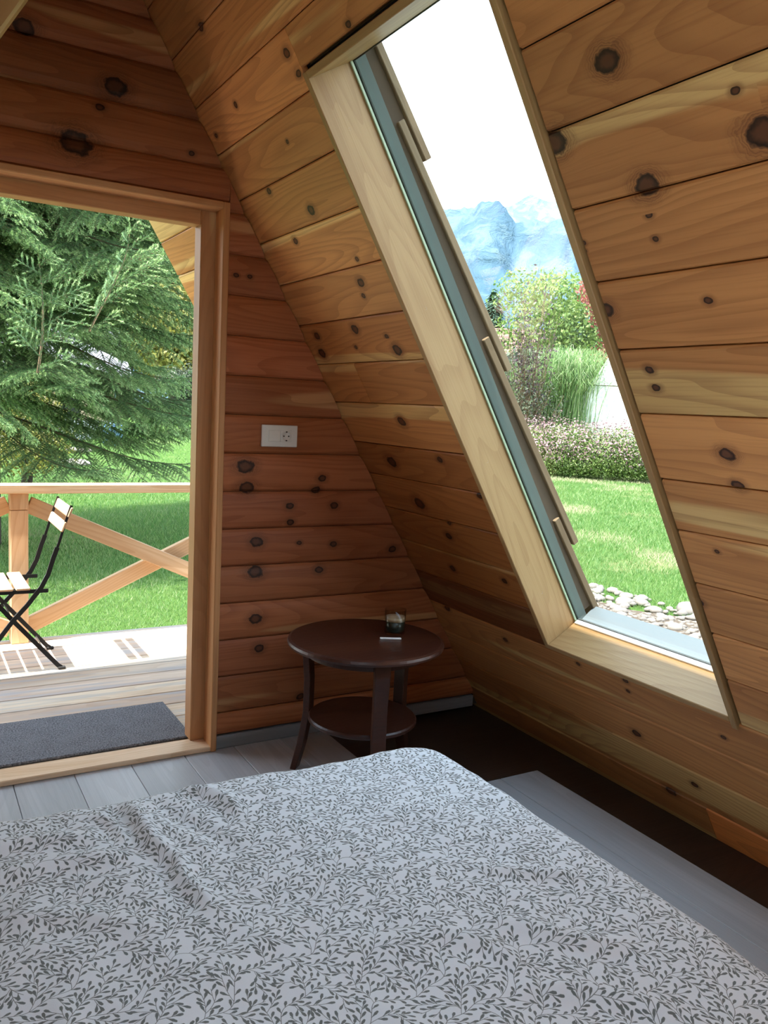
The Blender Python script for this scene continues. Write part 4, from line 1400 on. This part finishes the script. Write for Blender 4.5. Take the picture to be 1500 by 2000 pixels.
# ------------------------------------------------------------------ leafy plants
def leaf_cloud(n, blobs, size, seed, inner=0.55, flat=0.0, name='foliage', mat=None, vmix=None):
    """rhombic leaves scattered in ellipsoid shells; blobs: (cx,cy,cz,rx,ry,rz)"""
    r = np.random.default_rng(seed)
    bl = np.array(blobs, float)
    wt = (bl[:, 3] * bl[:, 4] + bl[:, 3] * bl[:, 5] + bl[:, 4] * bl[:, 5])
    k = r.choice(len(bl), n, p=wt / wt.sum())
    d = r.normal(0, 1, (n, 3)); d /= np.linalg.norm(d, axis=1)[:, None]
    rad = r.uniform(inner ** 3, 1, n) ** (1 / 3) * (1 + 0.12 * r.normal(0, 1, n))
    c = bl[k, :3] + d * rad[:, None] * bl[k, 3:]
    nrm = d + r.normal(0, 0.55, (n, 3)); nrm[:, 2] += flat
    nrm /= np.linalg.norm(nrm, axis=1)[:, None]
    t = np.cross(nrm, r.normal(0, 1, (n, 3))); t /= np.linalg.norm(t, axis=1)[:, None] + 1e-9
    u = np.cross(nrm, t)
    s = size * r.uniform(0.6, 1.3, n)[:, None]
    V = np.stack([c - t * s, c + u * s * 0.5, c + t * s, c - u * s * 0.5], 1).reshape(-1, 3)
    i = np.arange(n) * 4
    F = np.stack([i, i + 1, i + 2, i + 3], -1)
    v = np.clip(r.uniform(0, 1, n) * 0.75 + 0.15 * (rad - 0.5) + r.normal(0, .05, n), 0, 1)
    return mesh_np(name, V, F, mat, attrs={'v': ('FLOAT', np.repeat(v, 4))})


def blob_tree(name, x, y, h, crown_r, crown_z, n, size, seed, mat, label, cat='tree', trunk=True, nb=14, squash=0.8, group=None):
    z0 = float(gz(x, y))
    if math.hypot(x, y) > 100: z0 = -0.4
    t = empty(name, (x, y, z0), label, cat, group)
    W = Matrix.Translation((x, y, z0))
    r = random.Random(seed)
    bl = []
    for i in range(nb):
        a = r.uniform(0, 6.28); q = r.uniform(0, 0.75) * crown_r
        zz = crown_z + r.uniform(-1, 1) * (h - crown_z) * 0.62
        f = math.sqrt(max(0.15, 1 - ((zz - crown_z) / (h - crown_z)) ** 2))
        bl.append((q * f * math.cos(a), q * f * math.sin(a), zz, crown_r * 0.45 * f + .1, crown_r * 0.45 * f + .1, crown_r * 0.33 * f * squash / 0.8 + .08))
    put('foliage', leaf_cloud(n, bl, size, seed, mat=mat), t, W)
    if trunk:
        put('trunk', tube_me('trunk', [(0, 0, -0.1), (0.05, 0, crown_z * 0.5), (0, 0.05, crown_z)], [crown_r * 0.09, crown_r * 0.06, crown_r * 0.03], M['bark'], 8), t, W)
    return t


M['leaf_green'] = leafy('mid green leaves', (0.10, 0.20, 0.04), (0.24, 0.38, 0.09), (0.40, 0.50, 0.14))
M['leaf_lime'] = leafy('bright yellow green leaves', (0.16, 0.30, 0.06), (0.34, 0.50, 0.12), (0.55, 0.62, 0.22), k=0.6)
M['leaf_dull'] = leafy('grey green leaves', (0.08, 0.13, 0.09), (0.18, 0.24, 0.15), (0.33, 0.36, 0.26))
M['leaf_dark'] = leafy('dark shrub leaves', (0.035, 0.05, 0.035), (0.13, 0.19, 0.09), (0.30, 0.34, 0.20))
M['leaf_purple'] = leafy('purple brown leaves', (0.10, 0.06, 0.08), (0.20, 0.13, 0.14), (0.30, 0.24, 0.22))
M['leaf_yellow'] = leafy('yellow green leaves', (0.30, 0.32, 0.05), (0.55, 0.52, 0.12), (0.70, 0.62, 0.22))
M['leaf_red'] = leafy('red maple leaves', (0.34, 0.07, 0.06), (0.66, 0.20, 0.16), (0.66, 0.38, 0.32), k=0.6)
M['leaf_conifer'] = leafy('distant conifer needles', (0.06, 0.16, 0.12), (0.16, 0.30, 0.20), (0.25, 0.40, 0.25))  # distance haze lightened into the needle colour
M['reed'] = leafy('ornamental grass blades', (0.14, 0.32, 0.10), (0.40, 0.60, 0.22), (0.75, 0.82, 0.50), trans=0.4, k=0.65)
M['petal'] = leafy('pink flower heads', (0.50, 0.26, 0.30), (0.70, 0.46, 0.48), (0.80, 0.66, 0.62), trans=0.3)
M['hedge'] = leafy('hedge leaves', (0.10, 0.18, 0.03), (0.32, 0.46, 0.11), (0.60, 0.62, 0.26), k=0.6)

# through the doorway
blob_tree('yellow_shrub', 1.85, 15.0, 2.15, 1.15, 1.15, 9000, 0.038, 31, M['leaf_yellow'], 'yellow-green leafy shrub behind the spruce at the left edge', 'shrub', nb=12)
blob_tree('garden_tree', 9.5, 33.0, 6.3, 3.0, 3.5, 15000, 0.11, 32, M['leaf_yellow'], 'pale yellow-green tree behind the spruce, nearest the soffit edge', nb=16, group=None)
blob_tree('garden_tree', 4.4, 41.0, 14.0, 4.8, 6.5, 20000, 0.13, 33, M['leaf_green'], 'bright green tree behind the spruce, above the grey shed roof', nb=16)
blob_tree('garden_tree', 15.8, 38.0, 7.0, 3.2, 3.6, 12000, 0.12, 34, M['leaf_green'], 'bright green tree on the lawn rise beside the door frame', nb=16)
blob_tree('garden_tree', 12.0, 52.0, 16.0, 7.0, 7.5, 26000, 0.17, 39, M['leaf_green'], 'tallest broad green tree far behind the spruce, beyond the yellow-green one', nb=20)
blob_tree('low_shrub', 8.2, 26.5, 1.9, 1.2, 0.9, 8000, 0.045, 35, M['leaf_dark'], 'dark green low shrub on top of the lawn rise', 'shrub', nb=10)

# grey roofed shed behind the spruce
shx, shy = 3.3, 25.2
shz = float(gz(shx, shy))
shed = empty('garden_shed', (shx, shy, shz), 'low shed with pale grey roof and dark arched opening behind the spruce', 'building')
SWm = Matrix.Translation((shx, shy, shz))
def part_box(name, parent, W, c, s, mat, bevel=0.01):
    return put(name, box_me(name, s[0], s[1], s[2], mat, bevel), parent, W @ Matrix.Translation(c))
M['roof_pale'] = plain('pale grey metal roofing', (0.20, 0.195, 0.22), 0.6, 0.3, nscale=3, namt=0.08)
M['render'] = plain('grey stone plinth', (0.40, 0.40, 0.40), 0.9, nscale=12, namt=0.3)
part_box('wall', shed, SWm, (0, 0.7, 1.0), (4.4, 1.6, 2.0), M['soffit'])
part_box('plinth', shed, SWm, (0, -0.13, 0.35), (4.4, 0.06, 0.7), M['render'])
bm = bmesh.new()
pts = [(-0.27, 0.72), (0.27, 0.72)] + [(0.27 * math.cos(a), 1.35 + 0.27 * math.sin(a)) for a in [math.pi * i / 10 for i in range(11)]]
f = bm.faces.new([bm.verts.new((x, 0, z)) for x, z in pts])
r_ = bmesh.ops.extrude_face_region(bm, geom=[f])
bmesh.ops.translate(bm, vec=(0, 0.06, 0), verts=[v for v in r_['geom'] if isinstance(v, bmesh.types.BMVert)])
bmesh.ops.recalc_face_normals(bm, faces=bm.faces[:])
put('arched_opening', mesh_bm('arched_opening', bm, M['hole']), shed, SWm @ Matrix.Translation((0.95, -0.17, 0.0)))
bm = bmesh.new()
q = [(-2.6, -0.6, 1.95), (2.6, -0.6, 1.95), (2.6, 1.6, 3.3), (-2.6, 1.6, 3.3)]
a = [bm.verts.new(p) for p in q]; c = [bm.verts.new((p[0], p[1], p[2] + 0.1)) for p in q]
bm.faces.new(a[::-1]); bm.faces.new(c)
for i in range(4): bm.faces.new([a[i], a[(i + 1) % 4], c[(i + 1) % 4], c[i]])
put('roof', mesh_bm('roof', bm, M['roof_pale']), shed, SWm)
M['blue'] = plain('blue plastic', (0.12, 0.25, 0.45), 0.5)
put('blue_barrel', lathe_me('blue_barrel', [(0, 0), (0.24, 0), (0.27, 0.1), (0.27, 0.5), (0.24, 0.6), (0, 0.6)], M['blue'], 20), None, Matrix.Translation((5.05, 23.2, float(gz(5.05, 23.2)))), 'small blue barrel on the far lawn under the spruce boughs', 'barrel')

# through the roof window
hx, hy = 14.9, 15.3
g0 = float(gz(hx, hy))
hedge = empty('flowering_hedge', (hx, hy, g0), 'low rounded hedge covered in pale pink flower heads', 'hedge')
HW = Matrix.Translation((hx, hy, g0)) @ Matrix.Rotation(math.radians(-38), 4, 'Z')
hb, hf = [], []
rh = random.Random(3)
for i in range(22):
    u = -1.7 + 5.2 * i / 21
    hb.append((u, 0, 0.34, 0.5, 0.68, 0.34))
    hh = 1.28 + 0.10 * rh.uniform(-1, 1)
    hb.append((u, rh.uniform(-.25, .25), hh * 0.52, 0.55, 0.72, hh * 0.50))
    hf.append((u, rh.uniform(-.25, .25) - 0.1, hh * 0.60, 0.55, 0.74, hh * 0.52))
put('foliage', leaf_cloud(60000, hb, 0.030, 41, inner=0.4, mat=M['hedge']), hedge, HW)
# flower heads on the upper half
r = np.random.default_rng(8)
me_fl = leaf_cloud(9500, [(a, b_, c + 0.12, d, e, f_ * 0.86) for a, b_, c, d, e, f_ in hf], 0.036, 42, inner=0.93, flat=0.6, mat=M['petal'], name='flower_heads')
put('flower_heads', me_fl, hedge, HW)

# ornamental grass
def reed_clump(x, y, n, h, spread, seed, label):
    r = np.random.default_rng(seed)
    z0 = float(gz(x, y))
    V, F, A_ = [], [], []
    m = 8
    for i in range(n):
        a = r.uniform(0, 2 * np.pi); hh = h * r.uniform(0.75, 1.1)
        rr = spread * r.uniform(0.2, 1.0)
        bx, by = 0.35 * spread * r.normal(0, .5), 0.35 * spread * r.normal(0, .5)
        side = np.array([-math.sin(a), math.cos(a), 0]) * 0.011
        v = r.uniform(0, 1)
        base = len(V)
        for j in range(m + 1):
            t = j / m
            p = np.array([bx + rr * math.cos(a) * t ** 1.8, by + rr * math.sin(a) * t ** 1.8, hh * (1.75 * t - 0.95 * t ** 2.6) * 0.92])
            w = (1 - t) ** 0.5 + 0.05
            V += [p - side * w, p + side * w]; A_ += [v, v]
        for j in range(m):
            b_ = base + 2 * j
            F.append((b_, b_ + 1, b_ + 3, b_ + 2))
    t = empty('ornamental_grass', (x, y, z0), label, 'grass plant')
    put('blades', mesh_np('blades', np.array(V), np.array(F), M['reed'], attrs={'v': ('FLOAT', np.array(A_))}), t, Matrix.Translation((x, y, z0)), kind='stuff')


reed_clump(17.3, 18.7, 1700, 4.05, 1.9, 51, 'tall arching ornamental grass clump nearest the white cabin')
reed_clump(16.4, 19.2, 1000, 3.4, 1.5, 52, 'shorter ornamental grass clump behind the dark twiggy shrub')


def stem_shrub(x, y, h, spread, nst, seed, mat, label, lsize=0.04, nl=26):
    r = np.random.default_rng(seed)
    z0 = float(gz(x, y))
    t = empty('twiggy_shrub', (x, y, z0), label, 'shrub')
    W = Matrix.Translation((x, y, z0))
    V, F, A_ = [], [], []
    SV, SF = [], []
    for i in range(nst):
        a = r.uniform(0, 2 * np.pi); q = spread * r.uniform(0, 1) ** .7
        hh = h * r.uniform(0.55, 1.0) * (1 - 0.25 * (q / spread))
        P = []
        for j in range(8):
            tt_ = j / 7
            P.append((q * math.cos(a) * tt_ ** .8 + 0.03 * r.normal(), q * math.sin(a) * tt_ ** .8 + 0.03 * r.normal(), hh * tt_))
        v_, f_ = tube_np(P, np.linspace(0.012, 0.003, 8), 3, False)
        SF.append(f_ + sum(len(s) for s in SV)); SV.append(v_)
        P = np.array(P)
        for j in range(nl):
            tt_ = r.uniform(0.12, 1.0) * 7
            i0 = min(int(tt_), 6); f = tt_ - i0
            c = P[i0] * (1 - f) + P[i0 + 1] * f
            d = r.normal(0, 1, 3); d[2] += .3; d /= np.linalg.norm(d)
            s = lsize * r.uniform(.6, 1.3)
            u = np.cross(d, r.normal(0, 1, 3)); u /= np.linalg.norm(u)
            c = c + d * s * r.uniform(0.5, 3.5)
            b_ = len(V)
            V += [c, c + d * s + u * s * .45, c + d * 2 * s, c + d * s - u * s * .45]
            F.append((b_, b_ + 1, b_ + 2, b_ + 3))
            A_ += [r.uniform(0, 1)] * 4
    put('foliage', mesh_np('foliage', np.array(V), np.array(F), mat, attrs={'v': ('FLOAT', np.array(A_))}), t, W)
    put('stems', mesh_np('stems', np.vstack(SV), np.vstack(SF), M['twig']), t, W, kind='stuff')
    return t


stem_shrub(15.1, 18.1, 5.9, 1.0, 70, 61, M['leaf_purple'], 'tall twiggy shrub with purplish leaves against the mountain', 0.05, 34)
stem_shrub(14.7, 18.0, 2.9, 1.35, 150, 62, M['leaf_dark'], 'dense dark green shrub left of the ornamental grass', 0.045, 60)
stem_shrub(13.4, 18.6, 3.6, 1.1, 90, 63, M['leaf_dull'], 'grey-green shrub beside the window frame left of the purplish shrub', 0.05, 50)
blob_tree('garden_tree', 22.0, 24.0, 7.6, 3.2, 4.4, 20000, 0.085, 36, M['leaf_lime'], 'rounded bright green tree seen through the roof window', nb=18)
blob_tree('maple_tree', 20.35, 19.7, 6.2, 1.7, 4.6, 12000, 0.07, 37, M['leaf_red'], 'red-leaved maple seen beside the right window edge', nb=14)
blob_tree('garden_tree', 19.0, 22.6, 4.4, 1.6, 2.7, 8000, 0.07, 38, M['leaf_dull'], 'grey-green bush below the red maple', 'shrub', nb=10)

# distant conifers
def conifer(x, y, h, r0, n, seed, label, group=None, z0=None):
    r = np.random.default_rng(seed)
    t = np.sqrt(r.uniform(0, 1, n))
    a = r.uniform(0, 2 * np.pi, n)
    rr = r0 * t * (0.72 + 0.28 * np.sin(t * 60 + a * 2)) * r.uniform(0.7, 1, n)
    c = np.stack([rr * np.cos(a), rr * np.sin(a), h * (1 - t) + 0.3 - 0.2 * rr], -1)
    d = np.stack([np.cos(a), np.sin(a), -0.5 + 0 * a], -1)
    s = h * 0.022
    u = np.stack([-np.sin(a), np.cos(a), 0 * a], -1)
    V = np.stack([c - u * s, c + u * s, c + d * s * 3], 1).reshape(-1, 3)
    F = np.arange(3 * n).reshape(n, 3)
    z0 = float(gz(x, y)) if z0 is None else z0
    e = empty('conifer', (x, y, z0), label, 'tree', group)
    W = Matrix.Translation((x, y, z0))
    put('foliage', mesh_np('foliage', V, F, M['leaf_conifer'], attrs={'v': ('FLOAT', np.repeat(r.uniform(0, 1, n), 3))}), e, W)
    put('trunk', tube_me('trunk', [(0, 0, -0.2), (0, 0, h * .5), (0, 0, h * .95)], [h * .02, h * .012, 0.01], M['bark'], 7), e, W)


conifer(30.0, 39.4, 8.6, 1.9, 7000, 71, 'distant pointed conifer left of the purplish shrub')

# red roofed house
rx, ry = 26.5, 32.5
house = empty('house', (rx, ry, -0.3), 'house with a red tiled roof behind the shrubs', 'building')
HWm = Matrix.Translation((rx, ry, -0.3)) @ Matrix.Rotation(math.radians(-38), 4, 'Z')
_b = NB('red roof tiles')
_tc = _b.n('ShaderNodeTexCoord').outputs['Object']
_sx = _b.n('ShaderNodeSeparateXYZ'); _b.link(_tc, _sx.inputs[0])
_w = _b.math('FRACT', _b.math('MULTIPLY', _sx.outputs[2], 5.0))
_c = _b.mix(_b.smooth(_w, 0.0, 0.5), (0.10, 0.05, 0.04), (0.20, 0.125, 0.105))
_b.bsdf(_c, 0.8, 0.2)
M['tiles'] = _b.m
part_box('wall', house, HWm, (0, 0.5, 1.9), (6.0, 4.0, 3.8), M['render'])
bm = bmesh.new()
pr = [(-3.4, -2.0, 3.75), (-3.4, 3.0, 3.75), (-3.4, 0.5, 5.9)]
a = [bm.verts.new(p) for p in pr]; c = [bm.verts.new((-p[0] * 0.6, p[1], p[2])) for p in pr]
bm.faces.new(a); bm.faces.new(c[::-1])
for i in range(3): bm.faces.new([a[i], c[i], c[(i + 1) % 3], a[(i + 1) % 3]])
bmesh.ops.recalc_face_normals(bm, faces=bm.faces[:])
put('roof', mesh_bm('roof', bm, M['tiles']), house, HWm)

# white A-frame neighbour cabin
M['white_board'] = plain('white painted panels', (0.82, 0.82, 0.80), 0.6, nscale=4, namt=0.03)
nx_, ny_ = 18.15, 17.4
nz0 = float(gz(nx_, ny_))
nc = empty('neighbour_cabin', (nx_, ny_, nz0), 'white A-frame cabin behind the flowering hedge', 'building')
NW = Matrix.Translation((nx_, ny_, nz0)) @ Matrix.Rotation(math.radians(-43), 4, 'Z')
AH = 4.2; AW = AH / 1.80


def a_piece(name, z0, z1, y0, y1, mat, inset=0.0):
    bm = bmesh.new()
    w0 = (AH - z0) / 1.80 - inset; w1 = max((AH - z1) / 1.80 - inset, 0.01)
    q = [(-w0, z0), (w0, z0), (w1, z1), (-w1, z1)]
    a = [bm.verts.new((x, y0, z)) for x, z in q]; c = [bm.verts.new((x, y1, z)) for x, z in q]
    bm.faces.new(a); bm.faces.new(c[::-1])
    for i in range(4): bm.faces.new([a[i], c[i], c[(i + 1) % 4], a[(i + 1) % 4]])
    bmesh.ops.recalc_face_normals(bm, faces=bm.faces[:])
    return put(name, mesh_bm(name, bm, mat), nc, NW)


a_piece('core', 0, AH - 0.1, 0.06, 4.0, M['roof'], 0.03)
a_piece('wall_panel', 0.0, 1.20, 0.0, 0.06, M['white_board'])
a_piece('wall_panel', 1.22, 2.44, 0.0, 0.06, M['white_board'])
a_piece('wall_panel', 2.47, AH - 0.05, 0.0, 0.06, M['white_board'])

# ------------------------------------------------------------------ mountain
MT = np.array([(250, 160), (360, 176), (430, 186), (447, 189), (462, 190), (470, 194.5), (478, 197), (484, 196), (490, 189), (496, 181), (503, 180), (510, 181), (520, 180), (545, 183), (600, 178), (680, 150), (800, 110)])
_b = NB('hazy blue mountain rock')
_tc = _b.n('ShaderNodeTexCoord').outputs['Object']
_n1 = _b.noise(_tc, 0.03, 6, 0.65, 0.6)
_n2 = _b.noise(_tc, 0.014, 4, 0.6)
_c = _b.mix(_b.smooth(_n1, 0.46, 0.60), (0.062, 0.108, 0.158), (0.10, 0.148, 0.188))  # atmospheric haze is painted into the rock colour
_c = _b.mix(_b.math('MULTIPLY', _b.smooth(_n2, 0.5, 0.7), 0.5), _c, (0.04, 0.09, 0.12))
_b.bsdf(_c, 1.0, 0.0, bump=_n1, bump_d=8)
M['mountain'] = _b.m
_b = NB('pale distant summit rock')
_tc = _b.n('ShaderNodeTexCoord').outputs['Object']
_n1 = _b.noise(_tc, 0.04, 6, 0.65, 0.6)
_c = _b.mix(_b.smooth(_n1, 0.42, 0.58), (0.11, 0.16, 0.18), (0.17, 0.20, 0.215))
_b.bsdf(_c, 1.0, 0.0, bump=_n1, bump_d=6)
M['summit'] = _b.m


def ridge(name, prof, dist_shift, depth, mat, label, seed, amp):
    nu, nw = 220, 60
    xs = np.linspace(prof[0, 0], prof[-1, 0], nu)
    hs = np.interp(xs, prof[:, 0], prof[:, 1])
    d0 = np.array([0.7809, 0.6246]); side = np.array([-0.6246, 0.7809])
    V = []
    for i in range(nu):
        # base line runs across the view through (478, 641)
        X = xs[i]; Yb = 641 - (X - 478) * 0.80
        f0 = dist_shift
        h = hs[i] + amp * 0.35 * mn.noise((X * 0.09, seed, 0)) + amp * 0.2 * mn.noise((X * 0.25, seed, 3))
        for j in range(nw):
            t = j / (nw - 1)
            dx, dy = X * f0, Yb * f0
            back = depth * (1 - t)
            nn = mn.fractal((X * 0.035, t * 5.0, seed), 1.0, 2.0, 4)
            bx = dx - 0.60 * back + 0.6 * amp * 1.6 * nn * math.sin(math.pi * t) ** .5
            by = dy - 0.80 * back + 0.8 * amp * 1.6 * nn * math.sin(math.pi * t) ** .5
            zz = -4 + (h * f0 + 4) * (t ** 1.25)
            V.append((bx, by, zz))
    idx = np.arange(nu * nw).reshape(nu, nw)
    F = np.stack([idx[:-1, :-1], idx[1:, :-1], idx[1:, 1:], idx[:-1, 1:]], -1).reshape(-1, 4)
    put(name, mesh_np(name, np.array(V), F, mat, smooth=False), label=label, cat='mountain')


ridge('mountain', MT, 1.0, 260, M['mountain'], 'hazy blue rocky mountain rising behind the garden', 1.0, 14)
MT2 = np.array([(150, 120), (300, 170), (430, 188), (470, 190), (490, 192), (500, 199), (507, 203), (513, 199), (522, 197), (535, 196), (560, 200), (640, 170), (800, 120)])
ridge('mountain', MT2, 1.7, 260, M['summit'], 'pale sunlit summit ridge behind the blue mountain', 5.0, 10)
